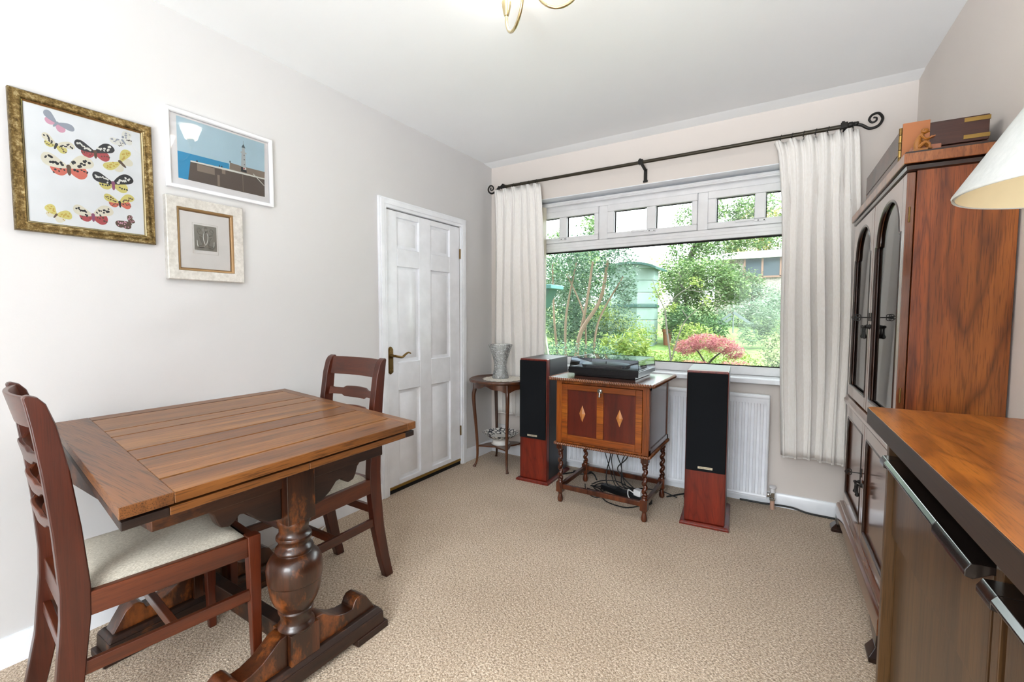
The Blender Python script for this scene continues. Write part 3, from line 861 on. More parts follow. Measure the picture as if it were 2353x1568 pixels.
stems(p, [([(0.1, 0, 0), (0.0, 0, 1.2), (-0.2, 0, 2.4), (0.1, 0, 3.2)], 0.12, 0.05)], 'bark_dark', 'trunk')
foliage('foliage', 'leaf_yellow', p, [(-0.5, 0, 2.4, 1.0, 0.6, 0.9), (-0.2, 0, 3.4, 0.9, 0.6, 0.6)], 2600, 0.14, 12)
foliage('foliage', 'leaf_mid', p, [(0.6, 0, 2.6, 1.2, 0.6, 1.0), (1.3, 0, 3.4, 1.0, 0.6, 0.8), (-1.6, 0, 2.2, 1.0, 0.6, 0.9)], 4200, 0.14, 13)

# garage
ga = thing('garage', 'pebbledashed flat roofed garage with a white fascia at the top of the garden', 'garage', (1.6, 14, ground(14) - 0.2))
zb0 = ground(14) - 0.2
b = MB(); b.box(-1.75, 2.6, 0.05, 1.8, 0, 3.12 - zb0); b.build('wall', 'pebbledash', ga)
b = MB(); b.box(-1.9, 2.7, -0.1, 1.9, 3.13 - zb0, 3.36 - zb0); b.build('fascia', 'fascia_white', ga)
b = MB()
for x0, x1 in ((-0.86, -0.80), (-0.33, -0.27), (0.2, 0.26)): b.box(x0, x1, 0, 0.08, 2.5 - zb0, 3.12 - zb0)
b.box(-0.86, 0.26, 0, 0.08, 2.47 - zb0, 2.53 - zb0)
w = b.build('window_frame', 'brown_frame', ga)
for x0, x1 in ((-0.8, -0.33), (-0.27, 0.2)):
    b = MB(); b.box(x0, x1, 0.03, 0.045, 2.53 - zb0, 3.12 - zb0); b.build('pane', 'dark_pane', w)

# A-frame
af = thing('slatted_frame', 'pale grey wooden A-frame of sloping boards standing on the lawn', 'garden frame', (0.98, 9, ground(9)))
zz = ground(9)
for a, c in (((-0.34, 0, 1.02 - zz), (-0.05, 0, 1.24 - zz)), ((-0.30, 0, 0.93 - zz), (-0.04, 0, 1.14 - zz)), ((0.0, 0, 1.28 - zz), (0.48, 0, 0.93 - zz))):
    b = MB(); b.bar(a, c, 0.03, 0.06); b.build('board', 'pale_slat', af)
for x_ in (-0.3, 0.47):
    b = MB(); b.bar((x_, 0.02, 0), (x_ * 0.9, 0.02, 0.3), 0.03, 0.03, upv=(0, 1, 0)); b.build('leg', 'pale_slat', af)
b = MB(); b.bar((0, 0.02, 0), (0, 0.02, 1.28 - zz), 0.03, 0.03, upv=(0, 1, 0)); b.build('post', 'pale_slat', af)

# pot
pt = thing('terracotta_pot', 'terracotta flower pot on the grass beside the green tank', 'pot', (-0.12, 7, ground(7) - 0.02))
b = MB(); b.lathe([(0.075, 0), (0.1, 0.3), (0.115, 0.3), (0.115, 0.37), (0.1, 0.37), (0.095, 0.33)], 18)
b.build('body', 'terracotta', pt)
foliage('foliage', 'leaf_mid', pt, [(0, 0, 0.42, 0.14, 0.14, 0.1)], 160, 0.06, 30)
p = plant('golden_mound', 'bright lime green mound of leaves behind the red maple', 0.85, 5, 'plant')
foliage('foliage', 'leaf_lime', p, [(-0.1, 0, 0.55, 0.32, 0.25, 0.2), (0.2, 0, 0.42, 0.25, 0.25, 0.15), (-0.1, -0.1, 0.3, 0.4, 0.3, 0.2)], 1300, 0.06, 14)
p = plant('plume_plant', 'pale silvery clump of tall plumes right of the A-frame', 1.75, 7, 'plant')
foliage('foliage', 'leaf_grey', p, [(0, 0, 0.55, 0.22, 0.2, 0.35), (0.2, 0, 0.45, 0.25, 0.2, 0.3), (-0.2, 0, 0.3, 0.3, 0.2, 0.25)], 1100, 0.16, 15, aspect=0.1)
p = plant('fern_bank', 'mid green ferny bank below the garage wall', 2.0, 10)
foliage('foliage', 'leaf_grey', p, [(-0.5, 0.5, 0.5, 0.5, 0.3, 0.35), (0.1, 0, 0.6, 0.6, 0.4, 0.4), (-1.2, 0.8, 0.3, 0.6, 0.3, 0.4), (-0.6, 1.2, 0.8, 0.8, 0.3, 0.5)], 3600, 0.09, 16)
p = plant('variegated_shrub', 'cream and green variegated shrub at the right end of the window', 2.12, 3.1)
foliage('foliage', 'leaf_varieg', p, [(0, 0, 0.6, 0.24, 0.22, 0.3), (0.05, 0, 0.3, 0.28, 0.22, 0.28)], 1700, 0.042, 17)
# maple
p = plant('red_maple', 'small domed red Japanese maple in front of the lime mound', 1.25, 3.25, 'tree')
gz = ground(3.25) - 0.02
stems(p, [([(0.0, 0, 0), (0.02, 0, 0.35), (0.12, 0, 0.5), (0.25, 0, 0.6)], 0.018, 0.008), ([(0.02, 0, 0.35), (-0.1, 0, 0.55), (-0.2, 0, 0.62)], 0.012, 0.006)], 'bark_dark')
foliage('foliage', 'leaf_maple', p, [(-0.02, 0, 0.95 - gz - 0.1, 0.24, 0.22, 0.11), (0.18, 0, 0.90 - gz - 0.1, 0.22, 0.2, 0.12), (-0.24, 0, 0.86 - gz - 0.1, 0.18, 0.18, 0.11), (0.34, 0, 0.78 - gz - 0.06, 0.14, 0.15, 0.1)], 2200, 0.06, 18, aspect=0.22, droop=0.5)
p = plant('low_maple', 'lower spreading red maple showing just above the window frame', 1.6, 2.7, 'tree')
stems(p, [([(0, 0, 0), (0, 0, 0.35), (0.1, 0, 0.48)], 0.012, 0.006)], 'bark_dark')
foliage('foliage', 'leaf_maple', p, [(-0.4, 0, 0.48, 0.2, 0.18, 0.06), (0.05, 0, 0.5, 0.18, 0.18, 0.06), (0.25, 0, 0.46, 0.16, 0.15, 0.05)], 700, 0.045, 19, aspect=0.22, droop=0.4)
p = plant('underplanting', 'fresh yellow green leaves filling the bed under the red maple', 1.35, 3.7, 'plant')
foliage('foliage', 'leaf_lime', p, [(-0.3, 0, 0.36, 0.35, 0.2, 0.16), (0.3, 0, 0.34, 0.35, 0.2, 0.16), (-0.75, 0, 0.3, 0.25, 0.2, 0.16)], 1500, 0.05, 20)
# sapling
p = plant('sapling', 'young sapling with pale forked branches and a few new leaves', 0.85, 3.0, 'tree')
gz = ground(3.0) - 0.02
stems(p, [([(0.02, 0, 0), (0, 0, 0.58 - gz), (-0.06, 0, 1.0 - gz), (-0.09, 0, 1.27 - gz)], 0.014, 0.01),
          ([(-0.09, 0, 1.27 - gz), (0.05, 0, 1.45 - gz), (0.3, 0, 1.62 - gz)], 0.009, 0.004),
          ([(-0.09, 0, 1.27 - gz), (-0.2, 0, 1.5 - gz), (-0.27, 0, 1.7 - gz)], 0.008, 0.003),
          ([(0.01, 0, 0.6 - gz), (0.1, 0, 0.95 - gz), (0.2, 0, 1.16 - gz), (0.45, 0, 1.38 - gz)], 0.009, 0.004),
          ([(0.2, 0, 1.16 - gz), (0.12, 0, 1.28 - gz)], 0.005, 0.003),
          ([(0.2, 0, 1.53 - gz), (0.4, 0.05, 1.5 - gz), (0.52, 0, 1.56 - gz)], 0.005, 0.003)], 'bark_grey')
foliage('foliage', 'leaf_lime', p, [(0.28, 0, 1.62 - gz, 0.14, 0.1, 0.1), (-0.2, 0, 1.5 - gz, 0.12, 0.1, 0.18), (0.42, 0, 1.38 - gz, 0.1, 0.1, 0.09), (0.0, 0, 1.3 - gz, 0.1, 0.1, 0.1)], 260, 0.045, 21, shell=0.2)
# teal bird table
bt = thing('bird_table', 'teal topped bird table with a leaning pale post by the left curtain', 'bird table', (-0.85, 2.5, ground(2.5) - 0.02))
gz = ground(2.5) - 0.02
b = MB(); b.box(-0.35, 0.25, -0.2, 0.2, 1.56 - gz, 1.62 - gz); b.build('roof_board', 'teal_board', bt, bevel=0.01)
b = MB(); b.prism([(-0.3, 1.56 - gz), (0.19, 1.56 - gz), (0.06, 1.3 - gz), (-0.3, 1.2 - gz)], 'xz', -0.12, 0.12); b.build('hopper', 'tank_rim', bt)
b = MB(); b.bar((0.2, 0, 0), (-0.03, 0, 1.25 - gz), 0.05, 0.05, upv=(0, 1, 0)); b.build('post', 'weathered_post', bt)

# ------------------------------------------------------------------ draw-leaf table
A_, B_, C_, D_ = (0.036, -2.759), (0.008, -1.89), (1.085, -2.05), (1.112, -2.899)
def tab(s, t):
    """s: 0 near end .. 1 door end, t: 0 wall side .. 1 room side"""
    return tuple((1 - s) * ((1 - t) * A_[i] + t * D_[i]) + s * ((1 - t) * B_[i] + t * C_[i]) for i in (0, 1))
TB = thing('dining_table', 'dark oak draw-leaf dining table with bulbous turned pedestals', 'table', (0.56, -2.385, 0))
def tp(s, t, z):
    x, y = tab(s, t)
    return (x - 0.56, y + 2.385, z)
b = MB()
ZT = 0.81
def board(s0, s1, t0, t1, z0, z1, m):
    b.hexa([tp(s0, t0, z0), tp(s0, t1, z0), tp(s1, t1, z0), tp(s1, t0, z0)], [tp(s0, t0, z1), tp(s0, t1, z1), tp(s1, t1, z1), tp(s1, t0, z1)], m)
board(0.0, 0.113, 0.0, 1.0, ZT - 0.026, ZT, 2)
board(0.951, 1.0, 0.0, 1.0, ZT - 0.026, ZT, 2)
ts = [0.0, 0.068, 0.284, 0.382, 0.583, 0.693, 0.89, 1.0]
for k in range(7):
    e = 0.0042
    board(0.1135, 0.9505, ts[k] + (e if k else 0), ts[k + 1] - (e if k < 6 else 0), ZT - 0.026, ZT - 0.0005, k % 2)
board(0.11, 0.955, 0.01, 0.99, ZT - 0.024, ZT - 0.006, 3)
b.build('tabletop', ['oak_plank', 'oak_plank_pale', 'oak_cleat', 'dark_gap'], TB, bevel=0.0018, seg=2)
for s0, s1 in ((0.004, 0.5), (0.5005, 0.996)):
    b = MB()
    cl = (s0, s0 + 0.1) if s0 < 0.1 else (s1 - 0.05, s1)
    board(cl[0], cl[1], 0.006, 0.994, ZT - 0.052, ZT - 0.033, 1)
    board(*((cl[1], s1) if s0 < 0.1 else (s0, cl[0])), 0.006, 0.994, ZT - 0.052, ZT - 0.033, 0)
    b.build('draw_leaf', ['oak_plank', 'oak_dark'], TB, bevel=0.0025, seg=3)
b = MB()
x0, x1, y0, y1 = -0.36, 0.34, -0.392, 0.345
b.box(x1 - 0.03, x1, y0, y1, 0.652, ZT - 0.052); b.box(x0, x0 + 0.03, y0, y1, 0.652, ZT - 0.052)
b.box(x0 + 0.03, x1 - 0.03, y0, y0 + 0.03, 0.652, ZT - 0.052); b.box(x0 + 0.03, x1 - 0.03, y1 - 0.03, y1, 0.652, ZT - 0.052)
b.build('apron', 'oak_dark', TB, bevel=0.004)
PY = -0.01
turn = [(0.044, 0.545), (0.049, 0.536), (0.05, 0.527), (0.046, 0.518), (0.043, 0.505), (0.046, 0.492), (0.053, 0.485), (0.054, 0.478), (0.048, 0.470), (0.046, 0.460), (0.050, 0.452), (0.056, 0.446), (0.058, 0.439), (0.053, 0.431), (0.060, 0.427), (0.073, 0.416), (0.081, 0.400), (0.084, 0.380), (0.083, 0.352), (0.082, 0.342), (0.079, 0.339), (0.0785, 0.325), (0.075, 0.300), (0.067, 0.275), (0.055, 0.254), (0.050, 0.247), (0.054, 0.242), (0.052, 0.235), (0.047, 0.226), (0.046, 0.205), (0.049, 0.199), (0.055, 0.193), (0.057, 0.185), (0.053, 0.178), (0.046, 0.174)]
for px in (0.32, -0.32):
    b = MB(); b.lathe(turn[::-1], 36, (px, PY, 0)); b.box(px - 0.047, px + 0.047, PY - 0.047, PY + 0.047, 0.537, 0.74)
    b.box(px - 0.05, px + 0.05, PY - 0.05, PY + 0.05, 0.085, 0.186)
    b.build('pedestal', 'oak_turned', TB, bevel=0.003)
    b = MB()
    sg = 1 if px > 0 else -1
    xf = px + sg * 0.0
    for s in (1, -1):
        pf = [(0.05, 0.187), (0.075, 0.184), (0.10, 0.165), (0.13, 0.145), (0.165, 0.133), (0.195, 0.131), (0.203, 0.150), (0.215, 0.162), (0.235, 0.163), (0.255, 0.15), (0.275, 0.118), (0.295, 0.085), (0.05, 0.085)]
        P = [(PY + s * q, z) for q, z in pf]
        b.prism(P if s < 0 else P[::-1], 'yz', xf - 0.033, xf + 0.033)
    b.build('scroll_foot', 'oak_turned', TB, bevel=0.004)
    b = MB()
    q = lambda h, w, z: [(px - w, PY - h, z), (px + w, PY - h, z), (px + w, PY + h, z), (px - w, PY + h, z)]
    b.hexa(q(0.315, 0.06, 0.025), q(0.312, 0.06, 0.07)); b.hexa(q(0.312, 0.06, 0.07), q(0.30, 0.046, 0.087))
    for s in (-1, 1): b.box(px - 0.06, px + 0.066, PY + s * 0.26 - 0.07, PY + s * 0.26 + 0.07, 0, 0.026)
    b.build('sledge_foot', 'oak_dark', TB, bevel=0.004)
    b = MB()
    for s in (-1, 1):
        pf = [(0.047, 0.742), (0.047, 0.555), (0.09, 0.562), (0.125, 0.585), (0.15, 0.612), (0.172, 0.617), (0.18, 0.606), (0.20, 0.592), (0.222, 0.598), (0.232, 0.615), (0.24, 0.64), (0.255, 0.655), (0.255, 0.742)]
        P = [(PY + s * q_, z) for q_, z in pf]
        b.prism(P if s > 0 else P[::-1], 'yz', px - 0.016, px + 0.016)
    b.build('bracket', 'oak_dark', TB, bevel=0.004)
b = MB(); b.box(-0.27, 0.27, PY - 0.022, PY + 0.022, 0.10, 0.165); b.build('stretcher', 'oak_dark', TB, bevel=0.004)

# ------------------------------------------------------------------ chairs
def make_chair(label):
    t = thing('dining_chair', label, 'chair', (0.548, -2.645, 0), math.radians(-5.5), 'mahogany dining chairs')
    W = 0.212; WR = 0.190
    prof = [(0.0, -0.288, 0.021), (0.1, -0.262, 0.024), (0.25, -0.232, 0.027), (0.42, -0.215, 0.029), (0.5, -0.213, 0.029), (0.65, -0.222, 0.027), (0.8, -0.236, 0.025), (0.92, -0.252, 0.022), (0.975, -0.264, 0.018), (0.992, -0.272, 0.013), (0.999, -0.278, 0.004)]
    P = [(y + h, z) for z, y, h in prof] + [(y - h, z) for z, y, h in prof[::-1]]
    for s in (-1, 1):
        b = MB(); x = s * (WR - 0.017); b.prism(P, 'yz', x - 0.017, x + 0.017)
        b.build('rear_leg', 'mahogany_z', t, bevel=0.004)
        b = MB(); x = s * (W - 0.019); q = lambda a, y0, y1, z, x=x: [(x - a, y0, z), (x + a, y0, z), (x + a, y1, z), (x - a, y1, z)]
        b.hexa(q(0.0125, 0.19, 0.215, 0), q(0.0195, 0.18, 0.22, 0.482))
        b.build('front_leg', 'mahogany_z', t, bevel=0.004)
        b = MB(); 
        xr, xf_ = s * (WR - 0.014), s * (W - 0.015)
        q = lambda z: [(xr - 0.011, -0.192, z), (xr + 0.011, -0.192, z), (xf_ + 0.011, 0.182, z), (xf_ - 0.011, 0.182, z)]
        b.hexa(q(0.415), q(0.478)); b.build('side_rail', 'mahogany_y', t, bevel=0.003)
        b = MB()
        q = lambda z: [(xr - 0.008, -0.205, z), (xr + 0.008, -0.205, z), (xf_ + 0.008, 0.19, z + 0.006), (xf_ - 0.008, 0.19, z + 0.006)]
        b.hexa(q(0.262), q(0.298))
        b.build('side_stretcher', 'mahogany_y', t, bevel=0.003)
    b = MB(); b.box(-W + 0.03, W - 0.03, 0.188, 0.212, 0.415, 0.478); b.build('front_rail', 'mahogany_x', t, bevel=0.003)
    b = MB(); b.box(-WR + 0.03, WR - 0.03, -0.232, -0.196, 0.405, 0.47); b.build('rear_rail', 'mahogany_x', t, bevel=0.003)
    b = MB(); b.box(-WR + 0.03, WR - 0.03, -0.24, -0.222, 0.305, 0.34); b.build('rear_stretcher', 'mahogany_x', t, bevel=0.003)
    b = MB(); b.box(-W + 0.02, W - 0.02, -0.02, 0.0, 0.268, 0.297); b.build('cross_stretcher', 'mahogany_x', t, bevel=0.003)
    def slat(zc, h, ymid, bow, shaped, name):
        b = MB(); N = 20; th = 0.011
        vs = []
        for i in range(N + 1):
            u = -1 + 2 * i / N
            x = u * (WR - 0.02)
            y = ymid - bow * (1 - u * u)
            hh = h
            up_, dn = 0.0, 0.0
            if shaped:
                a = abs(u)
                hh = h * (1.0 if a < 0.42 else 0.62 if a < 0.55 else 0.62 + 0.38 * max(0, (a - 0.8) / 0.2))
                if a < 0.42: up_ = 0.003 * math.cos(a / 0.42 * PI / 2)
            lean = (h * 0.22)
            vs.append([(x, y + th / 2 + lean * .5, zc - hh / 2), (x, y + th / 2 - lean * .5, zc + hh / 2 + up_), (x, y - th / 2 - lean * .5, zc + hh / 2 + up_), (x, y - th / 2 + lean * .5, zc - hh / 2)])
        V = [p for r in vs for p in r]; F = []
        for i in range(N):
            for k in range(4): F.append((i * 4 + k, i * 4 + (k + 1) % 4, (i + 1) * 4 + (k + 1) % 4, (i + 1) * 4 + k))
        F += [(0, 3, 2, 1), (N * 4, N * 4 + 1, N * 4 + 2, N * 4 + 3)]
        b.add(V, F); b.build(name, 'mahogany_x', t, bevel=0.003, angle=50)
    slat(0.952, 0.082, -0.258, 0.03, False, 'top_rail')
    for zc, ym in ((0.832, -0.241), (0.745, -0.231), (0.66, -0.224)): slat(zc, 0.048, ym, 0.03, True, 'back_slat')
    b = MB()
    def f(u, v):
        hw_ = (WR - 0.026) * (1 - v) + (W - 0.028) * v; x = (u - 0.5) * 2 * hw_; y = -0.188 + v * 0.372
        e = min(u, 1 - u, v, 1 - v)
        z = 0.474 + 0.03 * (1 - (1 - min(1, e / 0.22)) ** 2) ** 0.5
        return (x, y, z)
    b.grid(f, 20, 20)
    b.box(-WR + 0.03, WR - 0.03, -0.186, 0.182, 0.45, 0.474)
    b.build('seat_pad', 'seat_fabric', t, angle=60)
    return t
ch = make_chair('mahogany dining chair nearest the camera, its back at the left edge')
ch2 = copy_tree(ch)
ch2.location = (0.508, -2.115, 0); ch2.rotation_euler = (0, 0, PI)
ch2['label'] = 'mahogany dining chair at the far end of the table beside the white door'

# ------------------------------------------------------------------ pictures on the left wall
def frame_mb(y0, y1, z0, z1, sect):
    """sect: list of (inset, x) cross-section points, mitred"""
    b = MB(); n = len(sect)
    cs = [(y0, z0, 1, 1), (y1, z0, -1, 1), (y1, z1, -1, -1), (y0, z1, 1, -1)]
    vs = []
    for (y, z, sy, sz) in cs:
        for ins, x in sect: vs.append((x, y + sy * ins, z + sz * ins))
    fs = []
    for k in range(4):
        for i in range(n):
            j = (i + 1) % n; k2 = (k + 1) % 4
            fs.append((k * n + i, k * n + j, k2 * n + j, k2 * n + i))
    return b.add(vs, fs)
def flat(b, pts, x, m):
    o = len(b.v); b.add([(x, y, z) for y, z in pts], [tuple(range(len(pts)))], m)

# moths
pic = thing('moth_picture', 'large gold framed print of eleven moths on the left wall', 'picture', (0, -2.624, 1.47))
def rel(o): return (o.location[0], o.location[1], o.location[2])
PY0, PZ0 = -2.624, 1.47
b = frame_mb(-2.814 - PY0, -2.424 - PY0, 1.474 - PZ0, 1.941 - PZ0, [(0, 0.0), (0, 0.018), (0.004, 0.023), (0.01, 0.021), (0.017, 0.024), (0.026, 0.022), (0.03, 0.016), (0.031, 0.006), (0.03, 0.0)])
b.build('frame', 'gold_frame', pic, angle=50)
b = frame_mb(-2.784 - PY0, -2.454 - PY0, 1.504 - PZ0, 1.911 - PZ0, [(0, 0.006), (0, 0.017), (0.004, 0.014), (0.006, 0.008), (0.006, 0.006)])
b.build('gilt_slip', 'champagne_brass', pic)
inks = ['paper_white', 'ink_black', 'ink_white', 'ink_red', 'ink_orange', 'ink_pink', 'ink_grey', 'ink_yellow', 'ink_ochre', 'ink_brown', 'ink_mauve', 'ink_cream']
I = {n: i for i, n in enumerate(inks)}
b = MB(); b.box(0.004, 0.010, -2.784 - PY0, -2.454 - PY0, 1.504 - PZ0, 1.911 - PZ0, 0)
moths = [((-2.698, 1.861), (-2.724, 1.898), (-2.653, 1.851), 'ink_grey', None, 'ink_pink', None, 'ink_grey', .34),
         ((-2.702, 1.786), (-2.733, 1.818), (-2.654, 1.791), 'ink_cream', 'ink_black', 'ink_yellow', 'ink_brown', 'ink_black', .34),
         ((-2.598, 1.791), (-2.652, 1.818), (-2.542, 1.821), 'ink_black', 'ink_white', 'ink_red', 'ink_brown', 'ink_brown', .36),
         ((-2.515, 1.86), (-2.555, 1.852), (-2.491, 1.896), 'ink_white', 'ink_grey', 'ink_white', 'ink_black', 'ink_grey', .42),
         ((-2.673, 1.715), (-2.739, 1.746), (-2.605, 1.751), 'ink_cream', 'ink_black', 'ink_orange', 'ink_black', 'ink_brown', .40),
         ((-2.525, 1.776), (-2.577, 1.747), (-2.495, 1.826), 'ink_yellow', 'ink_ochre', 'ink_cream', None, 'ink_brown', .32),
         ((-2.55, 1.689), (-2.607, 1.716), (-2.488, 1.719), 'ink_black', 'ink_white', 'ink_yellow', 'ink_black', 'ink_mauve', .36),
         ((-2.533, 1.621), (-2.577, 1.643), (-2.488, 1.649), 'ink_yellow', 'ink_brown', 'ink_orange', 'ink_brown', 'ink_black', .36),
         ((-2.712, 1.541), (-2.728, 1.575), (-2.671, 1.541), 'ink_yellow', 'ink_ochre', 'ink_cream', 'ink_ochre', 'ink_brown', .5),
         ((-2.613, 1.557), (-2.664, 1.583), (-2.554, 1.585), 'ink_cream', 'ink_black', 'ink_red', 'ink_brown', 'ink_mauve', .40),
         ((-2.506, 1.551), (-2.549, 1.54), (-2.499, 1.578), 'ink_brown', 'ink_pink', 'ink_brown', 'ink_pink', 'ink_brown', .4)]
rr = random.Random(3)
FORE = [(0.0, 0.02), (0.35, 0.09), (0.75, 0.14), (0.95, 0.08), (1.0, -0.02), (0.96, -0.14), (0.82, -0.24), (0.6, -0.26), (0.3, -0.18), (0.05, -0.06)]
HIND = [(0.0, 0.08), (0.3, 0.22), (0.62, 0.26), (0.82, 0.15), (0.86, -0.02), (0.74, -0.2), (0.5, -0.28), (0.25, -0.22), (0.06, -0.08)]
def wing(body, tip, shape, width, ang, length, sgn, x, mi, spot, nsp):
    width = width * 1.35
    v = (tip[0] - body[0], tip[1] - body[1]); L = math.hypot(*v)
    a = math.atan2(v[1], v[0]) + sgn * ang
    ca, sa = math.cos(a), math.sin(a)
    def T(p, k=width):
        u, w = p[0] * L * length, p[1] * L * length * k / 0.36 * -sgn * -1
        w = w if sgn < 0 else -w
        return (body[0] - PY0 + u * ca - w * sa, body[1] - PZ0 + u * sa + w * ca)
    nS = len(shape)
    cr = []
    for k in range(nS):
        p0, p1, p2, p3 = shape[k - 1], shape[k], shape[(k + 1) % nS], shape[(k + 2) % nS]
        for q in (0, 0.25, 0.5, 0.75):
            cr.append(tuple(0.5 * (2 * p1[i] + (p2[i] - p0[i]) * q + (2 * p0[i] - 5 * p1[i] + 4 * p2[i] - p3[i]) * q * q + (3 * p1[i] - p0[i] - 3 * p2[i] + p3[i]) * q ** 3) for i in (0, 1)))
    flat(b, [T(p) for p in cr], x, I[mi])
    if spot:
        for k in range(nsp):
            u = 0.2 + 0.68 * (k + 0.5) / nsp; w = rr.uniform(-0.14, 0.06)
            ru, rw = rr.uniform(0.035, 0.075), rr.uniform(0.03, 0.06)
            flat(b, [T((u + ru * math.cos(2 * PI * q / 7), w + rw * math.sin(2 * PI * q / 7))) for q in range(7)], x + 0.0002, I[spot])
for body, tl, tr_, fc, fs_, hc, hs, bc, wd in moths:
    for tip, sgn in ((tl, 1), (tr_, -1)):
        wing(body, tip, HIND, wd, 0.8, 0.78, sgn, 0.0104, hc, hs, 5)
        wing(body, tip, FORE, wd, 0.0, 1.0, sgn, 0.0108, fc, fs_, 9)
    mv = ((tl[0] + tr_[0]) / 2 - body[0], (tl[1] + tr_[1]) / 2 - body[1])
    L = math.hypot(tl[0] - tr_[0], tl[1] - tr_[1]); perp = (-(tr_[1] - tl[1]) / L, (tr_[0] - tl[0]) / L)
    r0 = 0.055 * L
    for off, ra, rb in ((0.1, 0.9, 1.3), (-1.6, 0.75, 2.2)):
        flat(b, [(body[0] - PY0 + perp[0] * r0 * (off + rb * math.cos(q * 2 * PI / 12)) + perp[1] * r0 * ra * math.sin(q * 2 * PI / 12), body[1] - PZ0 + perp[1] * r0 * (off + rb * math.cos(q * 2 * PI / 12)) - perp[0] * r0 * ra * math.sin(q * 2 * PI / 12)) for q in range(12)], 0.0112 + 0.0001 * off, I[bc])
b.build('print', inks, pic, smooth=False)
b = MB(); b.box(0.0125, 0.014, -2.784 - PY0, -2.454 - PY0, 1.504 - PZ0, 1.911 - PZ0); b.build('glazing', 'picture_glass', pic)

# lighthouse
pic = thing('lighthouse_picture', 'white framed photograph of a lighthouse on a stone pier', 'picture', (0, -2.15, 1.72))
PY0, PZ0 = -2.15, 1.72
L = lambda pts: [(y - PY0, z - PZ0) for y, z in pts]
b = frame_mb(-2.376 - PY0, -1.928 - PY0, 1.724 - PZ0, 2.05 - PZ0, [(0, 0.0), (0, 0.02), (0.012, 0.022), (0.016, 0.018), (0.018, 0.008), (0.018, 0.0)])
b.build('frame', 'white_frame', pic, bevel=0.0015)
inks2 = ['mount_white', 'ink_sky', 'ink_sea', 'ink_stone', 'ink_stone_pale', 'ink_tower', 'ink_slate', 'ink_white', 'ink_red', 'ink_black']
b = MB(); b.box(0.002, 0.008, -2.36 - PY0, -1.944 - PY0, 1.74 - PZ0, 2.034 - PZ0, 0)
x = 0.0084
flat(b, L([(-2.332, 1.768), (-1.967, 1.768), (-1.962, 2.024), (-2.332, 2.024)]), x, 1)
flat(b, L([(-2.332, 1.768), (-2.128, 1.768), (-2.128, 1.883), (-2.332, 1.880)]), x + .0002, 2)
flat(b, L([(-2.128, 1.85), (-1.966, 1.85), (-1.964, 1.889), (-2.078, 1.887), (-2.124, 1.889)]), x + .0003, 4)
flat(b, L([(-2.296, 1.768), (-1.967, 1.768), (-1.966, 1.856), (-2.129, 1.855), (-2.285, 1.849)]), x + .0004, 3)
for y0, y1, z0, z1 in ((-2.26, -2.19, 1.815, 1.845), (-2.16, -2.145, 1.83, 1.85), (-2.07, -2.068, 1.77, 1.85), (-2.18, -2.17, 1.77, 1.82)): flat(b, L([(y0, z0), (y1, z0), (y1, z1), (y0, z1)]), x + .0005, 4)
flat(b, L([(-2.285, 1.847), (-1.966, 1.852), (-1.966, 1.858), (-2.129, 1.858), (-2.285, 1.853)]), x + .0006, 7)
flat(b, L([(-2.021, 1.864), (-1.969, 1.82), (-1.968, 1.823), (-2.019, 1.867)]), x + .0006, 7)
flat(b, L([(-2.077, 1.862), (-2.05, 1.862), (-2.052, 1.888), (-2.075, 1.888)]), x + .0006, 9)
flat(b, L([(-2.0755, 1.884), (-2.0525, 1.884), (-2.055, 1.948), (-2.071, 1.948)]), x + .0007, 5)
flat(b, L([(-2.076, 1.948), (-2.048, 1.948), (-2.050, 1.955), (-2.074, 1.955)]), x + .0008, 5)
flat(b, L([(-2.069, 1.955), (-2.056, 1.955), (-2.057, 1.978), (-2.068, 1.978)]), x + .0008, 5)
flat(b, L([(-2.071, 1.974), (-2.053, 1.974), (-2.062, 1.992)]), x + .0009, 6)
flat(b, L([(-2.0625, 1.99), (-2.0615, 1.99), (-2.0615, 2.006), (-2.0625, 2.006)]), x + .0009, 6)
for z in (1.895, 1.918, 1.938): flat(b, L([(-2.062, z), (-2.058, z), (-2.058, z + .004), (-2.062, z + .004)]), x + .0009, 9)
flat(b, L([(-2.066, 1.874), (-2.052, 1.874), (-2.052, 1.884), (-2.066, 1.884)]), x + .001, 7)
flat(b, L([(-2.062 + .004 * math.cos(q), 1.879 + .004 * math.sin(q)) for q in [k * PI / 5 for k in range(10)]]), x + .0012, 8)
for y, z in ((-2.124, 1.889), (-2.26, 1.853), (-2.17, 1.857), (-2.16, 1.857)): flat(b, L([(y - .003, z), (y + .003, z), (y + .002, z + .007), (y - .001, z + .008)]), x + .001, 9)
b.build('print', inks2, pic, smooth=False)
b = MB(); b.box(0.0115, 0.0125, -2.36 - PY0, -1.944 - PY0, 1.74 - PZ0, 2.034 - PZ0); b.build('glazing', 'picture_glass', pic)

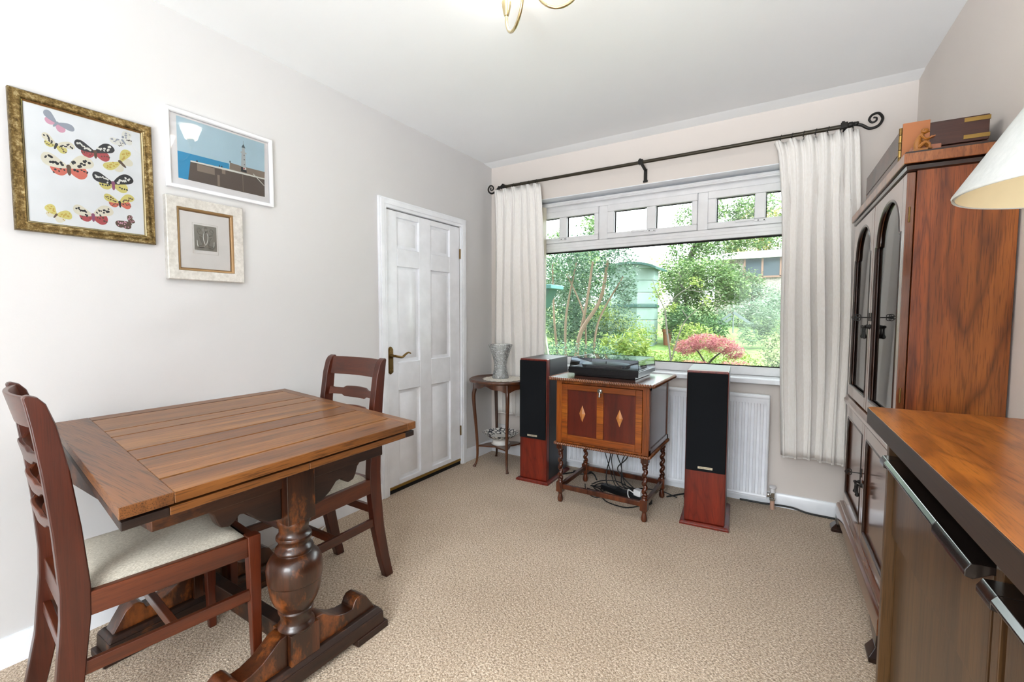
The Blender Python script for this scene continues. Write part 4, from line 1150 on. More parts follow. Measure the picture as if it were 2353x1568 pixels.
# plaque
pic = thing('plaque_picture', 'small silver framed pewter relief plaque under the lighthouse picture', 'picture', (0, -2.235, 1.335))
PY0, PZ0 = -2.235, 1.335
b = frame_mb(-2.388 - PY0, -2.084 - PY0, 1.34 - PZ0, 1.687 - PZ0, [(0, 0.0), (0, 0.024), (0.003, 0.027), (0.04, 0.02), (0.043, 0.012), (0.043, 0.0)])
b.build('frame', 'silver_frame', pic)
b = frame_mb(-2.347 - PY0, -2.125 - PY0, 1.381 - PZ0, 1.646 - PZ0, [(0, 0.006), (0, 0.021), (0.004, 0.02), (0.012, 0.010), (0.012, 0.006)])
b.build('gilt_slip', 'gilt_edge', pic)
b = MB()
b.box(0.002, 0.008, -2.345 - PY0, -2.127 - PY0, 1.383 - PZ0, 1.644 - PZ0)
b.build('mount', 'cream_mount', pic, smooth=False)
b = frame_mb(-2.288 - PY0, -2.186 - PY0, 1.458 - PZ0, 1.59 - PZ0, [(0, 0.008), (0, 0.0088), (0.0012, 0.0088), (0.0012, 0.008)]); b.build('plate_line', 'silver_frame', pic)
b = MB(); b.box(0.008, 0.0105, -2.281 - PY0, -2.193 - PY0, 1.474 - PZ0, 1.582 - PZ0)
yc, zc = -2.237 - PY0, 1.528 - PZ0
def scroll(pts, r=0.0022): b.tube(smooth_path([(0.0108, yc + p, zc + q) for p, q in pts], 6), r, 6)
for s in (-1, 1):
    scroll([(s * 0.002, -0.03), (s * 0.008, -0.01), (s * 0.009, 0.01), (s * 0.004, 0.026)])
    scroll([(s * 0.03, -0.035), (s * 0.012, -0.03), (s * 0.02, -0.01), (s * 0.024, 0.006), (s * 0.014, 0.0), (s * 0.016, -0.02)])
    scroll([(s * 0.034, -0.012), (s * 0.03, -0.04), (s * 0.012, -0.042), (s * 0.004, -0.034)])
    scroll([(s * 0.012, 0.012), (s * 0.026, 0.016), (s * 0.032, 0.032), (s * 0.024, 0.042), (s * 0.018, 0.032), (s * 0.026, 0.026)])
scroll([(0.008 * math.cos(k * 0.7), 0.036 + 0.008 * math.sin(k * 0.7)) for k in range(9)])
scroll([(0.012 * math.cos(k * 0.7), 0.036 + 0.012 * math.sin(k * 0.7)) for k in range(10)], 0.0016)
pq = b.build('plaque', 'pewter', pic)
b = MB(); b.box(0.0125, 0.0135, -2.34 - PY0, -2.132 - PY0, 1.388 - PZ0, 1.639 - PZ0); b.build('glazing', 'picture_glass', pic)

# ------------------------------------------------------------------ curtains and pole
PYY, PZZ = -0.1, 2.237
pole = thing('curtain_pole', 'long black iron curtain pole with scrolled ends above the window', 'curtain pole', (1.315, -0.002, PZZ))
b = MB(); b.tube([(-1.14, PYY, 0), (1.155, PYY, -0.002)], 0.0115, 12); b.build('rod', 'bronzed_iron', pole)
b = MB()
P = smooth_path([(1.155, PYY, 0), (1.19, PYY, -0.012), (1.225, PYY, -0.037), (1.262, PYY, -0.03), (1.279, PYY, 0.003), (1.262, PYY, 0.034), (1.235, PYY, 0.032), (1.222, PYY, 0.01), (1.235, PYY, -0.008), (1.252, PYY, -0.002), (1.253, PYY, 0.012), (1.243, PYY, 0.016)], 6)
b.tube(P, [0.0085 * (1 - 0.5 * i / len(P)) for i in range(len(P))], 9); b.sphere(P[-1], 0.005)
b.lathe([(0.012, 1.13), (0.015, 1.135), (0.015, 1.15), (0.011, 1.155), (0.011, 1.165), (0.013, 1.17), (0.010, 1.178)], 12, (0, PYY, 0), axis='x')
b.build('finial', 'black_iron', pole)
b = MB()
P = smooth_path([(-1.14, PYY, 0), (-1.178, PYY, -0.006), (-1.215, PYY, -0.03), (-1.245, PYY, -0.037), (-1.272, PYY, -0.018), (-1.276, PYY, 0.008), (-1.255, PYY, 0.028), (-1.232, PYY, 0.018), (-1.226, PYY, -0.002), (-1.242, PYY, -0.012), (-1.256, PYY, -0.001), (-1.25, PYY, 0.008)], 6)
b.tube(P, [0.0085 * (1 - 0.5 * i / len(P)) for i in range(len(P))], 9); b.sphere(P[-1], 0.005)
b.lathe([(0.010, -1.178), (0.013, -1.17), (0.011, -1.165), (0.011, -1.155), (0.015, -1.15), (0.015, -1.135), (0.012, -1.13)], 12, (0, PYY, 0), axis='x')
b.build('finial', 'black_iron', pole)
for xb in (0.0, -1.12, 1.12):
    b = MB()
    b.box(xb - 0.012, xb + 0.012, -0.006, 0.0, -0.105, -0.02); b.box(xb - 0.016, xb + 0.016, -0.008, 0.0, -0.112, -0.098)
    b.bar((xb, -0.005, -0.03), (xb, PYY, -0.012), 0.02, 0.008)
    b.box(xb - 0.022, xb + 0.01, PYY - 0.014, PYY + 0.014, -0.014, 0.016); b.box(xb - 0.018, xb - 0.004, PYY - 0.01, PYY + 0.01, 0.014, 0.024)
    b.build('bracket', 'black_iron', pole, bevel=0.002)

def make_curtain(name, label, x0, x1, bx0, bx1, z0, z1, seed, nf, rings):
    r = random.Random(seed)
    t = thing(name, label, 'curtain', ((x0 + x1) / 2, -0.1, z0))
    X = (x0 + x1) / 2
    N = nf * 16
    amp = [0.55 + 0.6 * r.random() for _ in range(nf + 1)]
    wid = [0.7 + 0.7 * r.random() for _ in range(nf)]
    cw = [0]
    for w in wid: cw.append(cw[-1] + w)
    cw = [c / cw[-1] for c in cw]
    def phase(s):
        for k in range(nf):
            if s <= cw[k + 1] + 1e-9: return k, (s - cw[k]) / (cw[k + 1] - cw[k])
        return nf - 1, 1
    hemdz = [0.006 * r.uniform(-1, 1) for _ in range(nf)]
    def f(s, v, dy=0.0, extra=0.0):
        # v 0 at the top
        k, p = phase(s)
        q = v ** 0.45
        xt = x0 + (x1 - x0) * s; xb = bx0 + (bx1 - bx0) * s
        x = xt + (xb - xt) * q
        a = amp[k] * (1 - p) + amp[k + 1] * p
        w = math.sin(2 * PI * p)
        sh = 0.008 + 0.013 * min(1, v * 2.5) + 0.016 * math.exp(-(v / 0.022) ** 2)
        if v < 0.05: w = math.copysign(abs(w) ** 0.7, w)
        if v < 0.3:   # creases fanning out of each pinch pleat
            sh += 0.0
            w += 0.55 * math.sin(6 * PI * p) * max(0, 1 - v / 0.3)
        y = -sh * a * w * 0.95 + 0.012 * math.sin(s * 9 + v * 3) * v + dy
        x += 0.010 * a * math.sin(4 * PI * p) * (0.4 + v) + 0.006 * math.sin(7 * v + 5 * s)
        z = (z1 - z0) * (1 - v) + (hemdz[k] - 0.006 + extra) * v
        if v == 0: z += 0.006 * abs(w)
        return (x - X, y, z)
    b = MB(); b.grid(lambda u, v: f(u, v), N, 40)
    o = b.build('cloth', 'curtain_cloth', t, angle=180)
    so = o.modifiers.new('thickness', 'SOLIDIFY'); so.thickness = 0.003
    b = MB(); b.grid(lambda u, v: f(u * 0.94 + 0.03, 0.04 + 0.96 * v, 0.018, -0.016), N, 40)
    b.build('lining', 'curtain_cloth', t, angle=180)
    for k in range(rings):
        s = (k + 0.5) / rings
        xx = x0 + (x1 - x0) * s - X
        zc = PZZ - z0
        b = MB(); b.tube([(xx + 0.004 * math.sin(a), 0.015 * math.cos(a), zc - 0.003 + 0.015 * math.sin(a)) for a in [i * PI / 7 for i in range(14)]], 0.0022, 6, closed=True)
        b.tube([(xx, 0, zc - 0.017), (xx, 0.0, zc - 0.036)], 0.0016, 5)
        b.build('ring', 'black_iron', t)
    return t
make_curtain('curtain', 'cream pinch-pleated curtain left of the window, behind the small round table', 0.105, 0.53, 0.11, 0.585, 0.385, 2.212, 11, 6, 6)
make_curtain('curtain', 'cream pinch-pleated curtain right of the window, next to the tall bookcase', 2.10, 2.50, 2.185, 2.535, 0.365, 2.206, 5, 6, 7)

# ------------------------------------------------------------------ radiator, valve, socket
rad = thing('radiator', 'white panel radiator under the window sill', 'radiator', (1.41, -0.03, 0.06))
RX = 0.708
b = MB()
def rp(u, v):
    x = -RX + 2 * RX * u; z = 0.645 * v
    ph = (x / 0.0335) % 1.0
    y = -0.062 + (0.008 if 0.3 < ph < 0.8 else 0.0) * (1 if 0.08 < v < 0.9 else 0)
    return (x, y, z)
b.grid(rp, 420, 24)
b.box(-RX, RX, -0.05, -0.03, 0.0, 0.64)
b.tube([(-RX, -0.05, 0.632), (RX, -0.05, 0.632)], 0.016, 12); b.tube([(-RX, -0.05, 0.014), (RX, -0.05, 0.014)], 0.014, 12)
b.build('panel', 'radiator_enamel', rad, angle=30)
b = MB(); b.box(-RX + 0.01, RX - 0.01, -0.035, 0.0, 0.61, 0.64); b.build('top_grille', 'radiator_enamel', rad, bevel=0.004)
for s in (-1, 1):
    b = MB(); b.box(s * RX - 0.004, s * RX + 0.004, -0.062, -0.012, 0.0, 0.64); b.build('side_cover', 'radiator_enamel', rad, bevel=0.003)
for s in (-1, 1):
    b = MB(); b.box(s * 0.5 - 0.02, s * 0.5 + 0.02, -0.03, 0.028, 0.2, 0.5); b.build('bracket', 'radiator_enamel', rad)
vl = thing('radiator_valve', 'white capped radiator valve on a pale pipe at the right radiator end', 'valve', (2.152, -0.07, 0))
b = MB(); b.lathe([(0.0125, 0.0), (0.0125, 0.062)], 14, (0, 0, 0)); b.build('pipe', 'copper_pipe', vl)
b = MB(); b.lathe([(0.017, 0.055), (0.017, 0.068), (0.013, 0.072), (0.013, 0.1), (0.016, 0.104)], 14); b.lathe([(0.012, -0.036), (0.015, -0.026), (0.015, -0.016), (0.010, -0.01), (0.010, 0.0)], 12, (0, 0, 0.085), axis='x')
b.build('body', 'chrome', vl)
b = MB(); b.lathe([(0.013, 0.102), (0.014, 0.128), (0.020, 0.134), (0.020, 0.142), (0.016, 0.146)], 18); b.build('cap', 'white_plastic', vl)
so = thing('wall_socket', 'white single power socket low on the window wall behind the round table', 'socket', (0.105, 0, 0.16))
b = MB(); b.box(-0.043, 0.043, -0.01, 0, 0, 0.088); b.build('plate', 'white_plastic', so, bevel=0.004)
b = MB()
for x, z in ((-0.011, 0.034), (0.011, 0.034), (0, 0.055)): b.box(x - 0.003, x + 0.003, -0.0108, -0.0095, z, z + 0.008)
b.build('pin_holes', 'black_plastic', so)

# ------------------------------------------------------------------ round side table, doily, vase, bowl
TX, TY = 0.285, -0.275
st = thing('side_table', 'small round mahogany table with scalloped edge and cabriole legs', 'table', (TX, TY, 0))
b = MB()
sc8 = lambda a, z: 1 + 0.022 * abs(math.cos(4 * a)) ** 0.7
b.lathe([(0.0, 0.672), (0.235, 0.672), (0.247, 0.676), (0.252, 0.684), (0.25, 0.692), (0.243, 0.697), (0.232, 0.697), (0.226, 0.691), (0.0, 0.690)], 96, (0, 0, 0), fn=lambda a, z: sc8(a, z))
b.build('top', 'table_mahog', st, angle=50)
b = MB(); N = 96
outer = []; inner = []
def aprz(a): return 0.632 + 0.018 * math.cos(4 * (a - PI / 4) * 1.0 + PI) + 0.006 * math.cos(12 * a)
vs = []; fs = []
for k in range(N):
    a = 2 * PI * k / N
    for r, z in ((0.222, 0.675), (0.222, aprz(a)), (0.208, aprz(a)), (0.208, 0.675)): vs.append((r * math.cos(a), r * math.sin(a), z))
for k in range(N):
    j = (k + 1) % N
    for i in range(4): fs.append((k * 4 + i, k * 4 + (i + 1) % 4, j * 4 + (i + 1) % 4, j * 4 + i))
b.add(vs, fs); b.build('apron', 'table_mahog', st, angle=50)
for sx, sy in ((-1, -1), (1, -1), (1, 1), (-1, 1)):
    b = MB(); d = Vector((sx, sy, 0)).normalized()
    P = smooth_path([d * r + Vector((0, 0, z)) for r, z in ((0.207, 0.672), (0.212, 0.62), (0.222, 0.57), (0.218, 0.48), (0.206, 0.35), (0.195, 0.2), (0.193, 0.1), (0.2, 0.04), (0.213, 0.012), (0.218, 0.0))], 5)
    n = len(P)
    b.tube(P, [0.017 if i < n * 0.1 else 0.0165 - 0.008 * min(1, (i / n - 0.1) / 0.65) + (0.006 * max(0, (i / n - 0.84) / 0.16)) for i in range(n)], 10)
    b.build('leg', 'table_mahog', st)
b = MB()
poly = []
for k in range(4):
    a0 = PI / 4 + k * PI / 2
    for q in range(-5, 6):
        a = a0 + PI / 4 * (q / 5.5)
        r = 0.198 - 0.115 * (abs(q) / 5.5) ** 0.5
        poly.append((r * math.cos(a), r * math.sin(a)))
b.prism(poly, 'xy', 0.158, 0.170); b.build('shelf', 'table_mahog', st, bevel=0.002)
b = MB(); b.lathe([(0.0, 0.0), (0.158, 0.0), (0.158, 0.0025), (0.0, 0.0032)], 120, (0, 0, 0), fn=lambda a, z: 1 + 0.035 * math.cos(20 * a))
o = b.build('doily', 'doily_lace'); o.location = (TX + 0.02, TY - 0.005, 0.6915)
tag(o, 'white lace doily on the small round table', 'doily')
b = MB()
prof = [(0.0, 0.0), (0.062, 0.0), (0.066, 0.006), (0.060, 0.03), (0.050, 0.075), (0.049, 0.11), (0.056, 0.15), (0.068, 0.19), (0.084, 0.235), (0.096, 0.266), (0.093, 0.268), (0.080, 0.235), (0.063, 0.19), (0.050, 0.15), (0.043, 0.11), (0.044, 0.075), (0.052, 0.035), (0.05, 0.02), (0.0, 0.018)]
b.lathe(prof, 48, fn=lambda a, z: 1 + 0.012 * math.cos(16 * a + z * 60))
o = b.build('vase', 'cut_crystal'); o.location = (TX - 0.01, TY, 0.695)
tag(o, 'clear cut-crystal vase flaring at the rim on the doily', 'vase')
bo = thing('bowl', 'blue and white patterned china bowl on the lower shelf of the round table', 'bowl', (TX - 0.004, TY - 0.005, 0.170))
b = MB(); b.lathe([(0.0, 0.0), (0.07, 0.0), (0.075, 0.006), (0.066, 0.012), (0.062, 0.03), (0.07, 0.045), (0.0, 0.045)], 32); b.build('foot', 'white_china', bo)
b = MB(); b.lathe([(0.0, 0.044), (0.072, 0.044), (0.115, 0.068), (0.143, 0.088), (0.145, 0.091), (0.138, 0.089), (0.112, 0.074), (0.078, 0.056)], 64, fn=lambda a, z: 1 + (0.02 * math.cos(12 * a) if z > 0.08 else 0)); b.lathe([(0.0, 0.0535), (0.079, 0.0565)], 64, m=1)
b.build('dish', ['patterned_china', 'white_china'], bo, angle=50)

# ------------------------------------------------------------------ speakers
def make_speaker(label, loc, rz):
    t = thing('floor_speaker', label, 'speaker', loc, rz, 'floor standing speakers')
    w, d, h = 0.107, 0.36, 0.885
    q = lambda a, y0, y1, z: [(-a, y0, z), (a, y0, z), (a, y1, z), (-a, y1, z)]
    b = MB(); b.hexa(q(w + 0.022, -0.022, d + 0.01, 0), q(w + 0.022, -0.022, d + 0.01, 0.012)); b.hexa(q(w + 0.022, -0.022, d + 0.01, 0.012), q(w + 0.01, -0.012, d, 0.02)); b.build('plinth', 'cherry_z', t, bevel=0.002)
    b = MB(); b.box(-w, w, 0.045, d, 0.02, h); b.build('cabinet', 'dark_grey_vinyl', t, bevel=0.004)
    b = MB(); b.box(-w, w, 0, 0.045, 0.02, h); b.build('front_baffle', 'cherry_z', t, bevel=0.006)
    b = MB(); b.box(-w + 0.004, w - 0.004, -0.014, -0.001, 0.318, h - 0.012); b.build('grille', 'black_cloth', t, bevel=0.004)
    b = MB(); b.box(-0.038, 0.038, -0.0165, -0.014, 0.334, 0.346, 0)
    for k in range(9): b.box(-0.027 + k * 0.0062, -0.0235 + k * 0.0062, -0.0168, -0.0164, 0.338, 0.3425, 1)
    b.build('badge', ['badge_metal', 'badge_ink'], t)
    return t
sp = make_speaker('tall red cherry floor speaker with black grille, left of the turntable cabinet', (0.682, -0.468, 0), math.radians(2))
s2 = copy_tree(sp); s2.location = (1.833, -0.545, 0); s2.rotation_euler = (0, 0, math.radians(5))
s2['label'] = 'tall red cherry floor speaker with black grille, right of the turntable cabinet'

# ------------------------------------------------------------------ barley twist cabinet
cb = thing('barley_twist_cabinet', 'oak drop-front cabinet on barley twist legs between the two speakers', 'cabinet', (1.262, -0.46, 0))
hw, y0, y1 = 0.29, -0.225, 0.23
ZB, ZC = 0.39, 0.79
b = MB(); b.box(-hw, hw, y0 + 0.02, y1, ZB, ZC, 1)
b.build('carcase', ['cab_oak_z', 'cab_side'], cb, bevel=0.003)
b = MB(); b.box(-hw, -hw + 0.036, y0, y0 + 0.022, ZB, ZC); b.box(hw - 0.036, hw, y0, y0 + 0.022, ZB, ZC); b.box(-hw + 0.036, hw - 0.036, y0 + 0.004, y0 + 0.022, ZC - 0.022, ZC); b.box(-hw + 0.036, hw - 0.036, y0 + 0.004, y0 + 0.022, ZB, ZB + 0.012)
b.build('face_frame', 'cab_oak_z', cb, bevel=0.002)
b = MB(); b.box(hw - 0.001, hw + 0.006, y0, y0 + 0.03, ZB, ZC); b.box(hw - 0.001, hw + 0.006, y1 - 0.03, y1, ZB, ZC); b.box(hw - 0.001, hw + 0.006, y0, y1, ZB, ZB + 0.035); b.box(hw - 0.001, hw + 0.006, y0, y1, ZC - 0.025, ZC); b.build('side_frame', 'cab_side', cb, bevel=0.002)
dr = MB()
dx0, dx1, dz0, dz1 = -hw + 0.038, hw - 0.038, ZB + 0.014, ZC - 0.024
fy0, fy1 = y0 - 0.003, y0 + 0.016
st_ = 0.038
dr.box(dx0, dx0 + st_, fy0, fy1, dz0, dz1); dr.box(dx1 - st_, dx1, fy0, fy1, dz0, dz1); dr.box(-0.021, 0.021, fy0, fy1, dz0 + 0.042, dz1 - 0.036)
dr.box(dx0 + st_, dx1 - st_, fy0, fy1, dz0, dz0 + 0.042); dr.box(dx0 + st_, dx1 - st_, fy0, fy1, dz1 - 0.036, dz1)
fall = dr.build('drop_front', 'cab_oak_x', cb, bevel=0.003)
for s in (-1, 1):
    xa, xb = sorted((s * 0.021, s * (dx1 - st_)))
    b = MB(); b.box(xa, xb, y0 + 0.008, y0 + 0.014, dz0 + 0.042, dz1 - 0.036); b.build('panel', 'cab_panel', fall)
    b = MB(); xm = (xa + xb) / 2; zm = (dz0 + dz1) / 2 + 0.002
    b.add([(xm, y0 + 0.008, zm - 0.052), (xm + 0.02, y0 + 0.008, zm), (xm, y0 + 0.008, zm + 0.052), (xm - 0.02, y0 + 0.008, zm), (xm, y0 + 0.001, zm)], [(0, 1, 4), (1, 2, 4), (2, 3, 4), (3, 0, 4)])
    b.build('diamond_inlay', 'cab_inlay', fall, smooth=False)
b = MB(); b.lathe([(0.016, -0.004), (0.014, 0.0), (0.005, 0.003)][::-1], 16, (0, fy0 - 0.001, dz1 - 0.026), axis='y')
b.lathe([(0.006, -0.012), (0.006, 0.0)], 10, (0, fy0 - 0.002, dz1 - 0.026), axis='y')
b.lathe([(0.002, 0.0), (0.007, 0.004), (0.0075, 0.01), (0.0045, 0.02), (0.004, 0.032), (0.002, 0.036)], 12, (0, fy0 - 0.010, dz1 - 0.066))
b.build('drop_handle', 'chrome', fall)
b = MB(); b.box(-hw - 0.034, hw + 0.034, y0 - 0.034, y1 + 0.03, ZC, ZC + 0.016); b.build('top', 'cab_side', cb, bevel=0.005)
def rope(zc, o, r, yb):
    X = hw + o
    for pts in ([(-X, y0 - o, zc), (X, y0 - o, zc)], [(X, y0 - o, zc), (X, yb, zc)], [(-X, y0 - o, zc), (-X, yb, zc)]):
        a_, e_ = Vector(pts[0]), Vector(pts[1]); n = int((e_ - a_).length / 0.0025)
        b.tube([a_.lerp(e_, i / n) for i in range(n + 1)], r, 10, lobes=2, amp=0.32, pitch=2 * PI / 0.014)
b = MB(); rope(ZC + 0.008, 0.034, 0.009, y1 + 0.03); b.build('rope_edge', 'cab_rope', cb, angle=180)
b = MB(); b.box(-hw - 0.006, hw + 0.006, y0 - 0.006, y1 + 0.004, ZB - 0.012, ZB); b.build('base_frame', 'cab_dark', cb)
b = MB(); rope(ZB - 0.006, 0.008, 0.0075, y1); b.build('base_rope_edge', 'cab_rope', cb, angle=180)
for lx in (-0.268, 0.268):
    for ly in (y0 + 0.022, y1 - 0.022):
        b = MB()
        b.box(lx - 0.021, lx + 0.021, ly - 0.021, ly + 0.021, 0.345, ZB - 0.012)
        b.lathe([(0.018, 0.345), (0.021, 0.338), (0.016, 0.330), (0.014, 0.322), (0.017, 0.315), (0.013, 0.308)][::-1], 16, (lx, ly, 0))
        n = 60
        b.tube([(lx + 0.0055 * math.cos(i * 0.36), ly + 0.0055 * math.sin(i * 0.36), 0.150 + (0.310 - 0.150) * i / n) for i in range(n + 1)], 0.0125, 12)
        b.lathe([(0.013, 0.152), (0.018, 0.146), (0.014, 0.139), (0.019, 0.133), (0.02, 0.128)][::-1], 16, (lx, ly, 0))
        b.box(lx - 0.021, lx + 0.021, ly - 0.021, ly + 0.021, 0.066, 0.130)
        b.lathe([(0.0, 0.0), (0.014, 0.0), (0.018, 0.01), (0.0185, 0.022), (0.014, 0.04), (0.012, 0.052), (0.016, 0.06), (0.018, 0.067)], 16, (lx, ly, 0))
        b.build('leg', 'cab_dark', cb, bevel=0.002)
for ly in (y0 + 0.022, y1 - 0.022):
    b = MB(); b.box(-0.25, 0.25, ly - 0.011, ly + 0.011, 0.086, 0.116); b.build('stretcher', 'cab_dark', cb, bevel=0.003)
for lx in (-0.268, 0.268):
    b = MB(); b.box(lx - 0.011, lx + 0.011, y0 + 0.04, y1 - 0.04, 0.086, 0.116); b.build('stretcher', 'cab_dark', cb, bevel=0.003)

# turntable
tt = thing('turntable', 'black and grey record turntable with a closed smoked lid on the cabinet', 'turntable', (1.242, -0.42, ZC + 0.0165), math.radians(-1.5))
b = MB(); b.box(-0.225, 0.225, -0.17, 0.175, 0.022, 0.052, 0); b.box(-0.2, 0.2, -0.15, 0.155, 0.0, 0.022, 1)
b.box(-0.238, -0.225, -0.165, -0.12, 0.026, 0.04, 1)
b.build('plinth', ['turntable_grey', 'black_plastic'], tt, bevel=0.004)
b = MB(); b.box(-0.227, 0.227, -0.178, -0.165, 0.018, 0.058); 
for k in range(6): b.box(-0.12 + k * 0.045, -0.1 + k * 0.045, -0.1805, -0.178, 0.045, 0.050)
b.build('control_panel', 'black_plastic', tt, bevel=0.003)
b = MB(); b.lathe([(0.0, 0.052), (0.152, 0.052), (0.155, 0.056), (0.155, 0.066), (0.15, 0.068), (0.05, 0.0685), (0.0, 0.0685)], 64, (-0.045, 0.005, 0)); b.lathe([(0.0035, 0.068), (0.0035, 0.084), (0.0, 0.086)], 10, (-0.045, 0.005, 0)); b.build('platter', 'vinyl_record', tt)
b = MB(); b.tube(smooth_path([(0.165, 0.12, 0.09), (0.168, 0.0, 0.088), (0.15, -0.1, 0.08), (0.13, -0.125, 0.074)]), 0.004, 8); b.box(0.118, 0.136, -0.15, -0.12, 0.066, 0.076); b.lathe([(0.022, 0.052), (0.022, 0.075), (0.012, 0.078), (0.012, 0.095)], 18, (0.165, 0.12, 0)); b.build('tonearm', 'turntable_grey', tt)
b = MB()
q = lambda i, z, f: [(-0.224 + i, -0.166 + f, z), (0.224 - i, -0.166 + f, z), (0.224 - i, 0.172, z), (-0.224 + i, 0.172, z)]
lo, hi = q(0, 0.058, 0), q(0.006, 0.116, 0.012)
b.add(lo + hi, [(4, 5, 6, 7), (0, 1, 5, 4), (1, 2, 6, 5), (2, 3, 7, 6), (3, 0, 4, 7)])
for i in range(4):
    for p_, q_ in ((lo[i], lo[(i + 1) % 4]), (hi[i], hi[(i + 1) % 4]), (lo[i], hi[i])): b.tube([p_, q_], 0.0014, 5, m=1)
b.build('lid', ['smoked_lid', 'black_plastic'], tt, smooth=False)

# cables and power strip under the cabinet
strip = thing('power_strip', 'black power strip lying under the barley twist cabinet', 'power strip', (1.325, -0.37, 0), math.radians(-18))
b = MB(); b.box(-0.185, 0.185, -0.03, 0.03, 0, 0.035); b.build('housing', 'black_plastic', strip, bevel=0.006)
b = MB(); 
for k in range(5): b.box(-0.165 + 0.07 * k, -0.135 + 0.07 * k, -0.02, 0.02, 0.0348, 0.036)
b.build('socket_face', 'dark_grey_vinyl', strip)
pg = thing('mains_plug', 'white mains plug in the black power strip', 'plug', (1.42, -0.40, 0.0365), math.radians(-18))
b = MB(); b.box(-0.026, 0.026, -0.024, 0.024, 0.0, 0.042); b.build('body', 'white_plastic', pg, bevel=0.008)
b = MB(); b.tube(smooth_path([(-0.02, -0.02, 0.015), (-0.055, -0.03, 0.03), (-0.045, -0.045, -0.005), (0.0, -0.055, -0.025), (0.045, -0.05, -0.03)]), 0.0035, 7); b.build('lead', 'white_cable', pg)
CAB = [([(1.16, -0.32, 0.385), (1.15, -0.30, 0.28), (1.18, -0.28, 0.15), (1.24, -0.33, 0.05), (1.3, -0.36, 0.04)]),
       ([(1.19, -0.33, 0.385), (1.2, -0.31, 0.25), (1.17, -0.3, 0.12), (1.2, -0.36, 0.05), (1.28, -0.34, 0.045)]),
       ([(1.22, -0.32, 0.385), (1.23, -0.30, 0.3), (1.2, -0.29, 0.2), (1.25, -0.32, 0.06), (1.33, -0.35, 0.045)]),
       ([(1.25, -0.31, 0.385), (1.24, -0.3, 0.26), (1.27, -0.29, 0.16), (1.29, -0.33, 0.06), (1.38, -0.36, 0.045)]),
       ([(1.29, -0.31, 0.385), (1.31, -0.3, 0.3), (1.27, -0.29, 0.18), (1.31, -0.32, 0.06), (1.42, -0.36, 0.045)]),
       ([(1.33, -0.3, 0.385), (1.31, -0.29, 0.24), (1.24, -0.28, 0.14), (1.36, -0.32, 0.05), (1.4, -0.36, 0.045)])]
for k, P in enumerate(CAB):
    b = MB(); b.tube(smooth_path(P, 10), 0.0032 + 0.0006 * (k % 2), 6)
    o = b.build('cable', 'rubber_cable'); tag(o, 'black cable hanging down from under the barley twist cabinet', 'cable', 'hanging black cables')
FL = [[(1.02, -0.32, 0.006), (1.08, -0.44, 0.006), (1.16, -0.5, 0.006), (1.21, -0.46, 0.012), (1.15, -0.38, 0.02), (1.08, -0.36, 0.02), (1.2, -0.33, 0.02), (1.28, -0.36, 0.03)],
      [(1.18, -0.45, 0.007), (1.26, -0.53, 0.006), (1.38, -0.55, 0.006), (1.45, -0.48, 0.006), (1.5, -0.44, 0.02)],
      [(1.06, -0.30, 0.006), (1.12, -0.26, 0.03), (1.22, -0.24, 0.04), (1.34, -0.28, 0.03), (1.42, -0.30, 0.05), (1.52, -0.25, 0.04), (1.62, -0.22, 0.006)],
      [(1.07, -0.4, 0.012), (1.17, -0.42, 0.02), (1.22, -0.36, 0.03), (1.14, -0.3, 0.03), (1.1, -0.36, 0.012), (1.22, -0.43, 0.012), (1.3, -0.43, 0.02)]]
for P in FL:
    b = MB(); b.tube(smooth_path(P, 10), 0.0038, 6)
    o = b.build('cable', 'rubber_cable'); tag(o, 'black cable coiled on the carpet under the barley twist cabinet', 'cable', 'black cables on the carpet under the cabinet')
b = MB(); b.tube(smooth_path([(0.8, -0.22, 0.006), (0.9, -0.12, 0.012), (1.0, -0.14, 0.03), (0.93, -0.19, 0.02), (0.85, -0.13, 0.01), (0.98, -0.1, 0.012), (1.06, -0.2, 0.006)], 10), 0.005, 7)
tag(b.build('cable', 'rubber_cable'), 'black cable loop between the left speaker and the cabinet', 'cable')
b = MB(); b.tube(smooth_path([(1.56, -0.24, 0.006), (1.64, -0.14, 0.008), (1.72, -0.1, 0.02), (1.74, -0.16, 0.03), (1.66, -0.18, 0.016), (1.7, -0.24, 0.006), (1.78, -0.17, 0.006)], 10), 0.005, 7)
tag(b.build('cable', 'rubber_cable'), 'black cable loop between the cabinet and the right speaker', 'cable')
b = MB(); b.tube(smooth_path([(1.97, -0.035, 0.01), (2.1, -0.03, 0.01), (2.19, -0.035, 0.018), (2.26, -0.045, 0.022), (2.33, -0.055, 0.012), (2.42, -0.045, 0.006), (2.55, -0.04, 0.006)], 10), 0.006, 8)
tag(b.build('cable', 'rubber_cable'), 'black cable running along the skirting under the right curtain', 'cable')

# white junction box and loop of flex under the table
jb = thing('junction_box', 'white box on the skirting with a loop of white flex, under the table', 'junction box', (0.0, -2.02, 0))
b = MB(); b.box(0.017, 0.04, -0.06, 0.06, 0.03, 0.17); b.build('housing', 'white_plastic', jb, bevel=0.006)
b = MB(); b.tube(smooth_path([(0.042, 0.05, 0.006), (0.07, 0.09, 0.10), (0.075, 0.02, 0.19), (0.07, -0.07, 0.19), (0.075, -0.11, 0.10), (0.09, -0.06, 0.008), (0.12, 0.12, 0.006), (0.05, 0.3, 0.006), (0.028, 0.36, 0.03), (0.02, 0.37, 0.10)], 10), 0.0042, 7)
b.build('flex', 'white_cable', jb)

